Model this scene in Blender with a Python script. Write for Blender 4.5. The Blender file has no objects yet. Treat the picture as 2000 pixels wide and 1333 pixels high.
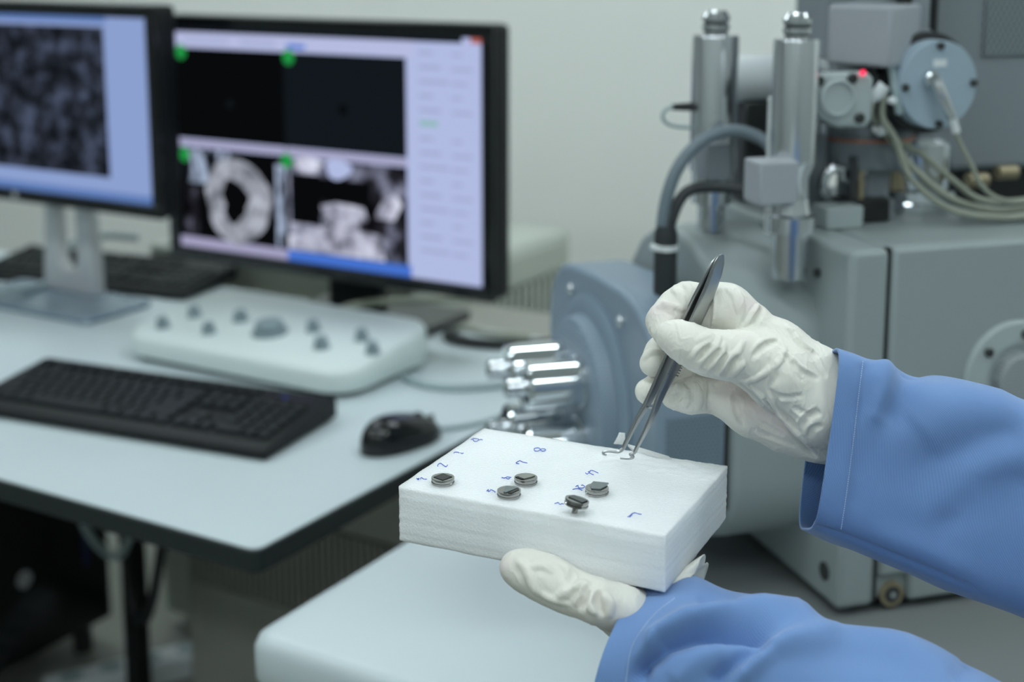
import bpy, math, random
import numpy as np
from mathutils import Vector, Matrix, noise

random.seed(7)
np.random.seed(7)
scene = bpy.context.scene
col = scene.collection

# ------------------------------------------------------------------ camera
F = 2778.0            # focal length in pixels of the 2000 px wide frame
PX, PY = 1000.0, 390.0
PITCH = math.radians(10)
C = np.array([0.0, 0.0, 1.32])
RT = np.array([1.0, 0, 0])
UP = np.array([0, math.sin(PITCH), math.cos(PITCH)])
FW = np.array([0, math.cos(PITCH), -math.sin(PITCH)])
cd = bpy.data.cameras.new('camera')
cam = bpy.data.objects.new('camera', cd)
col.objects.link(cam)
cam.location = C
cam.rotation_euler = (math.radians(80), 0, 0)
cd.sensor_width = 36.0
cd.lens = F * 36.0 / 2000.0
cd.shift_y = -(666.5 - PY) / 2000.0
cd.clip_start = 0.02
cd.dof.use_dof = True
cd.dof.focus_distance = 0.792
cd.dof.aperture_fstop = (cd.lens / 1000) / 0.0092
cd.dof.aperture_blades = 0
scene.camera = cam

# ------------------------------------------------------------------ world, exposure
w = bpy.data.worlds.new('world')
scene.world = w
w.use_nodes = True
w.node_tree.nodes['Background'].inputs[0].default_value = (0.60, 0.72, 0.76, 1)
w.node_tree.nodes['Background'].inputs[1].default_value = 0.08
vs = scene.view_settings
vs.view_transform = 'Standard'
vs.look = 'None'
vs.gamma = 1
vs.exposure = 0.0
vs.use_curve_mapping = False
LAMP_COLOR = (0.86, 0.965, 1.0)
LAMP_POWER = 12.6

# ------------------------------------------------------------------ geometry of the place
T = 0.74                                    # table height


def ray(x, y):
    return FW + RT * (x - PX) / F - UP * (y - PY) / F


def D(x, y, d):
    return C + ray(x, y) * d


def ZP(x, y, z):
    r = ray(x, y)
    return C + r * ((z - C[2]) / r[2])


def proj(P):
    q = np.asarray(P) - C
    d = q @ FW
    return PX + F * (q @ RT) / d, PY - F * (q @ UP) / d, d


K = np.array([-0.25065, 1.31183, 0.0])      # front right corner of the desk
DA = math.radians(-31)                      # heading of desk, table and room
DB = np.array([math.cos(DA), math.sin(DA), 0])
DV = np.array([-math.sin(DA), math.cos(DA), 0])
SO = np.array([0.28422, 1.16030, T])        # near corner of the microscope
SA = math.atan2(0.28970, 0.95712)


def dw(b, a, z):
    return K + DB * b + DV * a + np.array([0, 0, z])


# ------------------------------------------------------------------ materials
def mat(name, color, rough=0.5, metal=0.0, bump=0.0, bscale=200.0, sss=0.0, spec=None, var=0.0, vscale=8.0,
        emit=None, estr=1.0, coat=0.0, sheen=0.0):
    m = bpy.data.materials.new(name)
    m.use_nodes = True
    nt = m.node_tree
    p = nt.nodes['Principled BSDF']
    p.inputs['Base Color'].default_value = (*color, 1)
    p.inputs['Roughness'].default_value = rough
    p.inputs['Metallic'].default_value = metal
    if spec is not None:
        p.inputs['Specular IOR Level'].default_value = spec
    if sss:
        p.inputs['Subsurface Weight'].default_value = sss
        p.inputs['Subsurface Radius'].default_value = (1, 1, 1)
        p.inputs['Subsurface Scale'].default_value = 0.004
    if coat:
        p.inputs['Coat Weight'].default_value = coat
    if sheen:
        p.inputs['Sheen Weight'].default_value = sheen
    if emit:
        p.inputs['Emission Color'].default_value = (*emit, 1)
        p.inputs['Emission Strength'].default_value = estr
    tc = nt.nodes.new('ShaderNodeTexCoord')
    if var:
        n = nt.nodes.new('ShaderNodeTexNoise')
        n.inputs['Scale'].default_value = vscale
        n.inputs['Detail'].default_value = 4
        nt.links.new(tc.outputs['Object'], n.inputs['Vector'])
        r = nt.nodes.new('ShaderNodeValToRGB')
        r.color_ramp.elements[0].position = 0.3
        r.color_ramp.elements[1].position = 0.7
        r.color_ramp.elements[0].color = (*[c * (1 - var) for c in color], 1)
        r.color_ramp.elements[1].color = (*[min(1, c * (1 + var)) for c in color], 1)
        nt.links.new(n.outputs['Fac'], r.inputs['Fac'])
        nt.links.new(r.outputs['Color'], p.inputs['Base Color'])
    if bump:
        n = nt.nodes.new('ShaderNodeTexNoise')
        n.inputs['Scale'].default_value = bscale
        n.inputs['Detail'].default_value = 3
        nt.links.new(tc.outputs['Object'], n.inputs['Vector'])
        b = nt.nodes.new('ShaderNodeBump')
        b.inputs['Strength'].default_value = bump
        b.inputs['Distance'].default_value = 0.002
        nt.links.new(n.outputs['Fac'], b.inputs['Height'])
        nt.links.new(b.outputs['Normal'], p.inputs['Normal'])
    return m


def emat(name, color, strength=1.0):
    m = bpy.data.materials.new(name)
    m.use_nodes = True
    nt = m.node_tree
    nt.nodes.clear()
    e = nt.nodes.new('ShaderNodeEmission')
    e.inputs[0].default_value = (*color, 1)
    e.inputs[1].default_value = strength
    o = nt.nodes.new('ShaderNodeOutputMaterial')
    nt.links.new(e.outputs[0], o.inputs[0])
    return m


def enoise(name, scale, stops, detail=6.0, rough=0.6, stretch=(1, 1, 1)):
    m = emat(name, (0, 0, 0))
    nt = m.node_tree
    e = [n for n in nt.nodes if n.type == 'EMISSION'][0]
    tc = nt.nodes.new('ShaderNodeTexCoord')
    mp = nt.nodes.new('ShaderNodeMapping')
    mp.inputs['Scale'].default_value = stretch
    n = nt.nodes.new('ShaderNodeTexNoise')
    n.inputs['Scale'].default_value = scale
    n.inputs['Detail'].default_value = detail
    n.inputs['Roughness'].default_value = rough
    r = nt.nodes.new('ShaderNodeValToRGB')
    while len(r.color_ramp.elements) < len(stops):
        r.color_ramp.elements.new(0.5)
    for el, (p, c) in zip(r.color_ramp.elements, stops):
        el.position = p
        el.color = (*c, 1)
    nt.links.new(tc.outputs['Object'], mp.inputs['Vector'])
    nt.links.new(mp.outputs['Vector'], n.inputs['Vector'])
    nt.links.new(n.outputs['Fac'], r.inputs['Fac'])
    nt.links.new(r.outputs['Color'], e.inputs[0])
    return m


def dotmat(name, base, dot, scale, axes=(0, 2), rough=0.5, radius=0.33):
    """sheet pierced in a staggered grid of round holes"""
    m = mat(name, base, rough)
    nt = m.node_tree
    p = nt.nodes['Principled BSDF']
    tc = [n for n in nt.nodes if n.type == 'TEX_COORD'][0]
    sep = nt.nodes.new('ShaderNodeSeparateXYZ')
    nt.links.new(tc.outputs['Object'], sep.inputs[0])

    def M(op, a, b=None, c=None):
        n = nt.nodes.new('ShaderNodeMath')
        n.operation = op
        for i, v in enumerate((a, b, c)):
            if v is None:
                continue
            if hasattr(v, 'links'):
                nt.links.new(v, n.inputs[i])
            else:
                n.inputs[i].default_value = v
        return n.outputs[0]
    X = M('MULTIPLY', sep.outputs[axes[0]], scale)
    Y = M('MULTIPLY', sep.outputs[axes[1]], scale * 1.1547)
    row = M('FLOOR', Y)
    off = M('MULTIPLY', M('FLOORED_MODULO', row, 2.0), 0.5)
    fx = M('SUBTRACT', M('FRACT', M('ADD', X, off)), 0.5)
    fy = M('MULTIPLY', M('SUBTRACT', M('FRACT', Y), 0.5), 0.866)
    r2 = M('SQRT', M('ADD', M('MULTIPLY', fx, fx), M('MULTIPLY', fy, fy)))
    inside = M('LESS_THAN', r2, radius)
    mx = nt.nodes.new('ShaderNodeMix')
    mx.data_type = 'RGBA'
    mx.inputs[6].default_value = (*base, 1)
    mx.inputs[7].default_value = (*dot, 1)
    nt.links.new(inside, mx.inputs[0])
    nt.links.new(mx.outputs[2], p.inputs['Base Color'])
    return m


M = {}
M['wall'] = mat('wall_paint', (0.94, 0.955, 0.91), 0.8, bump=0.05, bscale=60)
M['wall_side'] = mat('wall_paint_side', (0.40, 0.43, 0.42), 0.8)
M['floor'] = mat('floor_vinyl', (0.24, 0.25, 0.22), 0.45, var=0.15, vscale=3)
M['ceiling'] = mat('ceiling_tile', (0.72, 0.74, 0.73), 0.9)
M['laminate'] = mat('pale_laminate', (0.58, 0.66, 0.68), 0.38, var=0.02, vscale=5)
M['edge'] = mat('dark_edge_band', (0.010, 0.016, 0.017), 0.5)
M['table'] = mat('white_table_laminate', (0.56, 0.63, 0.65), 0.35)
M['metal_leg'] = mat('black_metal', (0.008, 0.009, 0.010), 0.4, metal=0.3)
M['black'] = mat('black_plastic', (0.005, 0.0065, 0.0075), 0.5, spec=0.25)
M['black_gloss'] = mat('gloss_black_plastic', (0.006, 0.007, 0.008), 0.16)
M['key'] = mat('key_plastic', (0.007, 0.0095, 0.011), 0.42, spec=0.28)
M['silver'] = mat('silver_plastic', (0.52, 0.53, 0.54), 0.35, metal=0.35)
M['silver_glass'] = mat('blue_silver_base', (0.30, 0.38, 0.46), 0.25, metal=0.5)
M['console'] = mat('offwhite_console', (0.68, 0.76, 0.74), 0.45)
M['knob'] = mat('grey_knob', (0.22, 0.29, 0.31), 0.5)
M['rubber'] = mat('dark_rubber', (0.02, 0.022, 0.022), 0.7)
M['cable_grey'] = mat('grey_cable', (0.33, 0.42, 0.43), 0.5)
M['cable_beige'] = mat('beige_cable', (0.34, 0.36, 0.29), 0.45)
M['cable_black'] = mat('black_cable', (0.01, 0.011, 0.012), 0.5)
M['cabinet'] = mat('cream_cabinet', (0.50, 0.54, 0.48), 0.5)
M['cabinet_dark'] = mat('slot_dark', (0.035, 0.038, 0.034), 0.7)
M['unit'] = mat('grey_unit', (0.34, 0.34, 0.30), 0.55)
M['sem'] = mat('microscope_grey_paint', (0.31, 0.355, 0.355), 0.42, bump=0.06, bscale=900)
M['sem_light'] = mat('microscope_pale_paint', (0.40, 0.455, 0.455), 0.45)
M['sem_blue'] = mat('blue_grey_paint', (0.22, 0.29, 0.36), 0.42, bump=0.06, bscale=900)
M['sem_blue_pale'] = mat('pale_blue_plate', (0.34, 0.43, 0.50), 0.38)
M['sem_mid'] = mat('panel_grey', (0.23, 0.26, 0.28), 0.5)
M['sem_box'] = mat('housing_grey', (0.36, 0.385, 0.41), 0.45)
M['perf'] = dotmat('pierced_blue_sheet', (0.125, 0.17, 0.21), (0.21, 0.27, 0.32), 260, (0, 2), radius=0.28)
M['perf_drum'] = dotmat('pierced_drum_sheet', (0.21, 0.28, 0.35), (0.27, 0.34, 0.41), 300, (0, 2), radius=0.28)
M['perf_top'] = dotmat('pierced_grey_sheet', (0.11, 0.13, 0.14), (0.27, 0.31, 0.33), 165, (0, 2), radius=0.33)
M['perf_cap'] = dotmat('pierced_cap', (0.33, 0.36, 0.37), (0.22, 0.25, 0.26), 300, (0, 2), radius=0.3)
M['chrome'] = mat('polished_steel', (0.75, 0.78, 0.80), 0.09, metal=1.0)
M['chrome_soft'] = mat('satin_steel', (0.72, 0.74, 0.76), 0.20, metal=1.0)
M['steel_dark'] = mat('dark_steel', (0.10, 0.105, 0.105), 0.35, metal=0.9)
M['brass'] = mat('aged_brass', (0.40, 0.34, 0.22), 0.4, metal=0.6)
M['copper'] = mat('copper_gasket', (0.55, 0.24, 0.16), 0.35, metal=0.8)
M['white_plastic'] = mat('white_plastic', (0.72, 0.76, 0.77), 0.4)
M['hose'] = mat('blue_grey_hose', (0.16, 0.20, 0.23), 0.45)
M['hose_dark'] = mat('dark_hose', (0.025, 0.03, 0.032), 0.5)
M['led'] = emat('red_led', (1.0, 0.05, 0.12), 1.6)
M['white_tie'] = mat('white_cable_tie', (0.75, 0.78, 0.78), 0.4)
M['lamp'] = emat('lamp_diffuser', LAMP_COLOR, LAMP_POWER)
M['lamp_frame'] = mat('lamp_frame_white', (0.8, 0.8, 0.8), 0.5)
M['steel'] = mat('tweezer_steel', (0.42, 0.435, 0.44), 0.30, metal=1.0)
M['stub'] = mat('stub_metal', (0.36, 0.355, 0.34), 0.11, metal=1.0)
M['sample_black'] = mat('black_sample', (0.012, 0.013, 0.013), 0.35)
M['sample_grey'] = mat('grey_wafer', (0.20, 0.23, 0.235), 0.2, metal=0.5)
M['sample_dull'] = mat('dull_wafer', (0.07, 0.078, 0.08), 0.2, metal=0.6)
M['sample_tan'] = mat('glassy_sample', (0.36, 0.37, 0.33), 0.15, metal=0.7)
M['ink'] = mat('blue_ink', (0.05, 0.12, 0.55), 0.7)
M['mat'] = mat('dark_sheet_grey', (0.19, 0.205, 0.205), 0.55)  # grey of the added sheet on the instrument table


# ------------------------------------------------------------------ mesh helpers
def link(o):
    col.objects.link(o)
    return o


def empty(name, loc=(0, 0, 0), rz=0.0, label=None, cat=None, group=None):
    o = bpy.data.objects.new(name, None)
    o.empty_display_size = 0.02
    link(o)
    o.location = loc
    o.rotation_euler = (0, 0, rz)
    tag(o, label, cat, group)
    return o


def tag(o, label=None, cat=None, group=None, kind=None):
    if label:
        o['label'] = label
    if cat:
        o['category'] = cat
    if group:
        o['group'] = group
    if kind:
        o['kind'] = kind
    return o


def basis(ax):
    ax = np.asarray(ax, float)
    ax = ax / np.linalg.norm(ax)
    h = np.array([0, 0, 1.0]) if abs(ax[2]) < 0.9 else np.array([1.0, 0, 0])
    x = np.cross(h, ax)
    x /= np.linalg.norm(x)
    return x, np.cross(ax, x), ax


class MB:
    def __init__(s):
        s.v = []
        s.f = []
        s.m = []
        s.cur = 0

    def add(s, v, f):
        n = len(s.v)
        s.v += [tuple(map(float, p)) for p in v]
        s.f += [tuple(i + n for i in q) for q in f]
        s.m += [s.cur] * len(f)
        return s

    def box(s, x0, x1, y0, y1, z0, z1):
        v = [(x, y, z) for z in (z0, z1) for y in (y0, y1) for x in (x0, x1)]
        return s.add(v, [(0, 2, 3, 1), (4, 5, 7, 6), (0, 1, 5, 4), (2, 6, 7, 3), (0, 4, 6, 2), (1, 3, 7, 5)])

    def obox(s, c, ax, ay, az):
        c, ax, ay, az = map(np.asarray, (c, ax, ay, az))
        v = [c + x * ax + y * ay + z * az for z in (-1, 1) for y in (-1, 1) for x in (-1, 1)]
        return s.add(v, [(0, 2, 3, 1), (4, 5, 7, 6), (0, 1, 5, 4), (2, 6, 7, 3), (0, 4, 6, 2), (1, 3, 7, 5)])

    def lathe(s, org, ax, prof, n=32):
        """prof: list of (radius, distance along axis)"""
        org = np.asarray(org, float)
        x, y, z = basis(ax)
        v = []
        for r, d in prof:
            for i in range(n):
                t = 2 * math.pi * i / n
                v.append(org + z * d + (x * math.cos(t) + y * math.sin(t)) * r)
        f = []
        for k in range(len(prof) - 1):
            for i in range(n):
                j = (i + 1) % n
                f.append((k * n + i, k * n + j, (k + 1) * n + j, (k + 1) * n + i))
        f.append(tuple(reversed(range(n))))
        f.append(tuple(range((len(prof) - 1) * n, len(prof) * n)))
        return s.add(v, f)

    def cyl(s, p0, p1, r0, r1=None, n=24):
        p0, p1 = np.asarray(p0, float), np.asarray(p1, float)
        L = np.linalg.norm(p1 - p0)
        return s.lathe(p0, p1 - p0, [(r0, 0), (r0 if r1 is None else r1, L)], n)

    def tube(s, pts, r, n=10, sub=8):
        P = spline(pts, sub)
        rr = np.interp(np.linspace(0, 1, len(P)), np.linspace(0, 1, len(r)), r) if hasattr(r, '__len__') else [r] * len(P)
        tan = np.gradient(P, axis=0)
        tan /= np.linalg.norm(tan, axis=1)[:, None] + 1e-12
        x, y, _ = basis(tan[0])
        v = []
        for i in range(len(P)):
            x = x - tan[i] * (x @ tan[i])
            x /= np.linalg.norm(x)
            y = np.cross(tan[i], x)
            for k in range(n):
                t = 2 * math.pi * k / n
                v.append(P[i] + (x * math.cos(t) + y * math.sin(t)) * rr[i])
        f = []
        for i in range(len(P) - 1):
            for k in range(n):
                j = (k + 1) % n
                f.append((i * n + k, i * n + j, (i + 1) * n + j, (i + 1) * n + k))
        f.append(tuple(reversed(range(n))))
        f.append(tuple(range((len(P) - 1) * n, len(P) * n)))
        return s.add(v, f)

    def prism(s, poly, fr, d0, d1):
        """poly in 2D, fr(x, y, d) -> 3D"""
        n = len(poly)
        v = [fr(x, y, d0) for x, y in poly] + [fr(x, y, d1) for x, y in poly]
        f = [(i, (i + 1) % n, n + (i + 1) % n, n + i) for i in range(n)]
        f += [tuple(reversed(range(n))), tuple(range(n, 2 * n))]
        return s.add(v, f)

    def quad(s, *p):
        return s.add(p, [tuple(range(len(p)))])

    def build(s, name, m, parent=None, smooth=35, bevel=0, seg=2, fix=True):
        me = bpy.data.meshes.new(name)
        me.from_pydata(s.v, [], s.f)
        ms = m if isinstance(m, (list, tuple)) else [m]
        for q in ms:
            me.materials.append(M[q] if isinstance(q, str) else q)
        if len(ms) > 1:
            me.polygons.foreach_set('material_index', s.m)
        if fix:
            import bmesh
            bm = bmesh.new()
            bm.from_mesh(me)
            bmesh.ops.recalc_face_normals(bm, faces=bm.faces)
            bm.to_mesh(me)
            bm.free()
        if smooth:
            me.polygons.foreach_set('use_smooth', [True] * len(me.polygons))
            me.set_sharp_from_angle(angle=math.radians(smooth))
        me.update()
        o = bpy.data.objects.new(name, me)
        link(o)
        if parent:
            o.parent = parent
        if bevel:
            b = o.modifiers.new('bevel', 'BEVEL')
            b.width = bevel
            b.segments = seg
            b.limit_method = 'ANGLE'
            b.angle_limit = math.radians(40)
            b.harden_normals = False
        return o


def spline(pts, sub=8):
    P = np.array(pts, float)
    if len(P) < 3 or sub <= 1:
        return P
    E = np.vstack([2 * P[0] - P[1], P, 2 * P[-1] - P[-2]])
    out = []
    for i in range(1, len(E) - 2):
        p0, p1, p2, p3 = E[i - 1], E[i], E[i + 1], E[i + 2]
        for k in range(sub):
            t = k / sub
            out.append(0.5 * (2 * p1 + (p2 - p0) * t + (2 * p0 - 5 * p1 + 4 * p2 - p3) * t * t + (3 * p1 - p0 - 3 * p2 + p3) * t ** 3))
    out.append(P[-1])
    return np.array(out)


def struct(o):
    o['kind'] = 'structure'
    return o


def rounded(x0, x1, y0, y1, r, n=5):
    p = []
    for cx, cy, a0 in ((x1 - r, y1 - r, 0), (x0 + r, y1 - r, 90), (x0 + r, y0 + r, 180), (x1 - r, y0 + r, 270)):
        for i in range(n + 1):
            t = math.radians(a0 + 90 * i / n)
            p.append((cx + r * math.cos(t), cy + r * math.sin(t)))
    return p


XYZ = lambda x, y, d: (x, y, d)
XDZ = lambda x, y, d: (x, d, y)      # polygon in x-z, depth along y
DYZ = lambda x, y, d: (d, x, y)      # polygon in y-z, depth along x


def place(o, b, a, z, rz=0):
    o.location = dw(b, a, z)
    o.rotation_euler = (0, 0, DA + rz)
    return o


# ------------------------------------------------------------------ the room
RB0, RB1, RA0, RA1, RH = -3.6, 3.2, -3.4, 1.8, 2.75
for nm, bx_, mm in (('floor', (RB0, RB1, RA0, RA1, -0.1, 0), 'floor'),
                    ('ceiling', (RB0, RB1, RA0, RA1, RH, RH + 0.1), 'ceiling'),
                    ('wall_back', (RB0, RB1, RA1, RA1 + 0.12, 0, RH), 'wall'),
                    ('wall_left', (RB0 - 0.12, RB0, RA0, RA1, 0, RH), 'wall_side'),
                    ('wall_right', (RB1, RB1 + 0.12, RA0, RA1, 0, RH), 'wall_side'),
                    ('wall_front', (RB0, RB1, RA0 - 0.12, RA0, 0, RH), 'wall_side')):
    place(struct(MB().box(*bx_).build(nm, mm)), 0, 0, 0)
place(struct(MB().box(RB0, RB1, RA1 - 0.012, RA1, 0, 0.09).build('baseboard_back', 'wall_side')), 0, 0, 0)

# ceiling lamps: long troffers
for i, (lb, la) in enumerate(((-1.7, 1.05), (0.4, 1.05), (2.2, 1.05), (-1.7, -0.85), (0.4, -0.85), (2.2, -0.85), (-1.7, -2.6), (0.4, -2.6), (2.2, -2.6))):
    t = empty('ceiling_lamp', label='long white ceiling lamp with a bright diffuser', cat='lamp', group='ceiling lamps')
    place(t, lb, la, RH)
    f = MB()
    for q in ((-0.62, 0.62, -0.17, -0.15), (-0.62, 0.62, 0.15, 0.17), (-0.62, -0.60, -0.15, 0.15), (0.60, 0.62, -0.15, 0.15)):
        f.box(*q, -0.03, 0)
    f.build('frame', 'lamp_frame', t)
    MB().box(-0.60, 0.60, -0.15, 0.15, -0.022, -0.002).build('diffuser', 'lamp', t)

# ------------------------------------------------------------------ desk
desk = place(empty('computer_desk', label='pale laminate computer desk with a dark edge band, carrying monitors and keyboard', cat='desk'), 0, 0, 0)
MB().prism(rounded(-2.3, 0, 0, 0.815, 0.012), XYZ, T - 0.0015, T).build('worktop', 'laminate', desk)
MB().prism(rounded(-2.302, 0.002, -0.002, 0.817, 0.013), XYZ, T - 0.026, T - 0.0016).build('edge_band', 'edge', desk, bevel=0.002)
for b_, a_ in ((-0.862, 0.65), (-2.2, 0.65), (-2.2, 0.08)):
    MB().box(b_ - 0.016, b_ + 0.016, a_ - 0.016, a_ + 0.016, 0, T - 0.026).build('leg', 'metal_leg', desk, bevel=0.003)
MB().box(-2.2, -0.91, 0.60, 0.63, T - 0.11, T - 0.026).build('crossbar', 'metal_leg', desk)
MB().box(-0.85, -0.06, 0.64, 0.66, T - 0.10, T - 0.026).build('crossbar', 'metal_leg', desk)

# vented storage unit under the desk
un = place(empty('vented_unit', label='grey steel unit with a row of vertical vent slots, standing under the desk', cat='cabinet'), 0, 0, 0)
MB().box(-0.80, -0.06, 0.715, 1.05, 0.02, T - 0.03).build('body', 'unit', un, bevel=0.004)
MB().box(-0.79, -0.07, 0.708, 0.7145, 0.40, T - 0.032).build('upper_panel', 'unit', un, bevel=0.002)
MB().box(-0.79, -0.07, 0.708, 0.7145, 0.03, 0.24).build('lower_panel', 'unit', un, bevel=0.002)
MB().box(-0.79, -0.07, 0.7125, 0.7145, 0.245, 0.395).build('vent_backing', 'cabinet_dark', un)
sl = MB().box(-0.0034, 0.0034, 0, 0.0065, 0.245, 0.395).build('slat', 'unit', un)
for i in range(55):
    o = sl if i == 0 else link(sl.copy())
    o.parent = un
    o.location = (-0.785 + i * 0.0131, 0.706, 0)
for b_ in (-0.75, -0.11):
    for a_ in (0.76, 1.0):
        MB().cyl((b_, a_, 0), (b_, a_, 0.022), 0.02).build('foot', 'rubber', un)

# computer tower on a low trolley
tw = place(empty('computer_tower', label='black desktop computer tower on the floor under the desk', cat='computer'), 0, 0, 0)
MB().box(-1.30, -1.085, 0.28, 0.80, 0.055, 0.50).build('case', 'black_gloss', tw, bevel=0.006)
MB().box(-1.285, -1.10, 0.268, 0.282, 0.07, 0.485).build('front_bezel', 'black', tw, bevel=0.006)
MB().cyl((-1.085, 0.60, 0.21), (-1.083, 0.60, 0.21), 0.016).build('badge', 'silver', tw)
MB().box(-1.086, -1.0835, 0.735, 0.750, 0.18, 0.30).build('blue_glint', mat('blue_glint', (0.02, 0.03, 0.12), 0.3), tw)  # blue glint on the case side, put in as a coloured strip
for b_ in (-1.27, -1.115):
    for a_ in (0.33, 0.75):
        MB().cyl((b_, a_, 0.0), (b_, a_, 0.056), 0.018).build('foot', 'rubber', tw)
for i, (pts, r, mm, lb) in enumerate((
        ([(-0.99, 0.68, 0.70), (-0.97, 0.64, 0.50), (-0.93, 0.60, 0.36), (-0.86, 0.62, 0.30), (-0.84, 0.66, 0.45), (-0.86, 0.69, 0.62)], 0.007, 'cable_grey', 'grey cable looping down under the desk beside the black leg'),
        ([(-0.94, 0.70, 0.70), (-0.90, 0.66, 0.45), (-0.84, 0.62, 0.24), (-0.78, 0.60, 0.22), (-0.76, 0.63, 0.40), (-0.80, 0.68, 0.60)], 0.009, 'cable_black', 'thick black cable hanging in a loop under the desk'))):
    o = MB().tube(pts, r).build('hanging_cable', mm)
    place(o, 0, 0, 0)
    tag(o, lb, 'cable')
wb = place(empty('power_strip', label='white power strip lying on the floor below the hanging cables', cat='power strip'), -0.935, 0.70, 0, math.radians(60))
MB().box(-0.15, 0.15, -0.03, 0.03, 0, 0.045).build('housing', 'white_plastic', wb, bevel=0.006)
for i in range(4):
    MB().cyl((-0.105 + i * 0.07, 0, 0.044), (-0.105 + i * 0.07, 0, 0.047), 0.02).build('socket', 'cable_grey', wb)

# cream cabinet behind the desk
cb = place(empty('floor_cabinet', label='cream floor cabinet with slotted side standing behind the desk', cat='cabinet'), 0, 0, 0)
MB().box(-1.05, -0.430, 0.90, 1.43, 0.03, 0.775).build('body', 'cabinet', cb, bevel=0.012)
MB().box(-0.4315, -0.424, 0.92, 1.41, 0.705, 0.76).build('top_rail', 'cabinet', cb, bevel=0.003)
MB().box(-0.4315, -0.424, 0.92, 1.41, 0.05, 0.545).build('lower_panel', 'cabinet', cb, bevel=0.003)
MB().box(-0.4315, -0.428, 0.92, 1.41, 0.55, 0.70).build('vent_backing', 'cabinet_dark', cb)
sl = MB().box(-0.430, -0.423, -0.0065, 0.0065, 0.55, 0.70).build('slat', 'cabinet', cb)
for i in range(20):
    o = sl if i == 0 else link(sl.copy())
    o.parent = cb
    o.location = (0, 0.932 + i * 0.0247, 0)
for b_ in (-1.0, -0.48):
    for a_ in (0.95, 1.38):
        MB().cyl((b_, a_, 0), (b_, a_, 0.032), 0.02).build('foot', 'rubber', cb)


# ------------------------------------------------------------------ monitors
def screw_stand(t):
    pass


def rect(mb, w, h, u0, u1, v0, v1, z, slot):
    """rectangle on a screen in fractions from the top left"""
    mb.cur = slot
    mb.quad((-w / 2 + u0 * w, z, h * (0.5 - v1)), (-w / 2 + u1 * w, z, h * (0.5 - v1)),
            (-w / 2 + u1 * w, z, h * (0.5 - v0)), (-w / 2 + u0 * w, z, h * (0.5 - v0)))


def poly(mb, w, h, pts, z, slot):
    mb.cur = slot
    mb.quad(*[(-w / 2 + u * w, z, h * (0.5 - v)) for u, v in pts])


E_LAV = emat('screen_lavender', (0.46, 0.50, 0.74))
E_LAV2 = emat('screen_lavender_dim', (0.36, 0.35, 0.52))
E_PALE = emat('screen_pale_blue', (0.44, 0.50, 0.76))
E_BLACK = emat('screen_black', (0.0025, 0.003, 0.0035))
E_DARK = emat('screen_dark_pane', (0.006, 0.009, 0.012))
E_GREEN = emat('screen_green', (0.015, 0.30, 0.06))
E_BLUE = emat('screen_blue', (0.06, 0.17, 0.62))
E_TEXT = emat('screen_text_grey', (0.33, 0.37, 0.58))
E_TEXTG = emat('screen_text_green', (0.25, 0.48, 0.45))
E_RED = emat('screen_red', (0.45, 0.12, 0.10))
E_NOISE = enoise('screen_micrograph', 28, [(0.36, (0.003, 0.004, 0.005)), (0.5, (0.018, 0.022, 0.032)), (0.72, (0.09, 0.115, 0.19))], 5, 0.62)
E_BSE = enoise('screen_chamber_view', 14, [(0.40, (0.003, 0.003, 0.004)), (0.50, (0.02, 0.02, 0.028)), (0.58, (0.16, 0.17, 0.24)), (0.70, (0.55, 0.57, 0.72))], 4, 0.55)
E_RING = enoise('screen_ring_grey', 30, [(0.32, (0.10, 0.11, 0.13)), (0.65, (0.50, 0.53, 0.62))], 4, 0.6)
E_STRIP = enoise('screen_strip_white', 22, [(0.42, (0.02, 0.025, 0.035)), (0.55, (0.38, 0.46, 0.62))], 3, 0.5, (3, 1, 1))
E_SNOW = enoise('screen_bright_debris', 24, [(0.36, (0.02, 0.02, 0.03)), (0.47, (0.35, 0.36, 0.46)), (0.65, (0.70, 0.72, 0.86))], 4, 0.55)
E_L = emat('screen_steel_blue', (0.26, 0.35, 0.62))
E_L2 = emat('screen_deep_blue', (0.11, 0.20, 0.46))


def monitor(name, w, h, bz, label):
    t = empty(name, label=label, cat='monitor')
    hw, hh = w / 2, h / 2
    MB().box(-hw, hw, 0.004, 0.045, -hh, hh).build('housing', 'black', t, bevel=0.008)
    fr = MB()
    for q in ((-hw, hw, hh - bz, hh), (-hw, hw, -hh, -hh + bz), (-hw, -hw + bz, -hh + bz, hh - bz), (hw - bz, hw, -hh + bz, hh - bz)):
        fr.box(q[0], q[1], -0.004, 0.004, q[2], q[3])
    fr.build('bezel', 'black_gloss', t, bevel=0.0015)
    MB().box(-hw * 0.45, hw * 0.45, 0.045, 0.068, -hh * 0.55, hh * 0.55).build('rear_housing', 'black', t, bevel=0.01)
    return t


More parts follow.
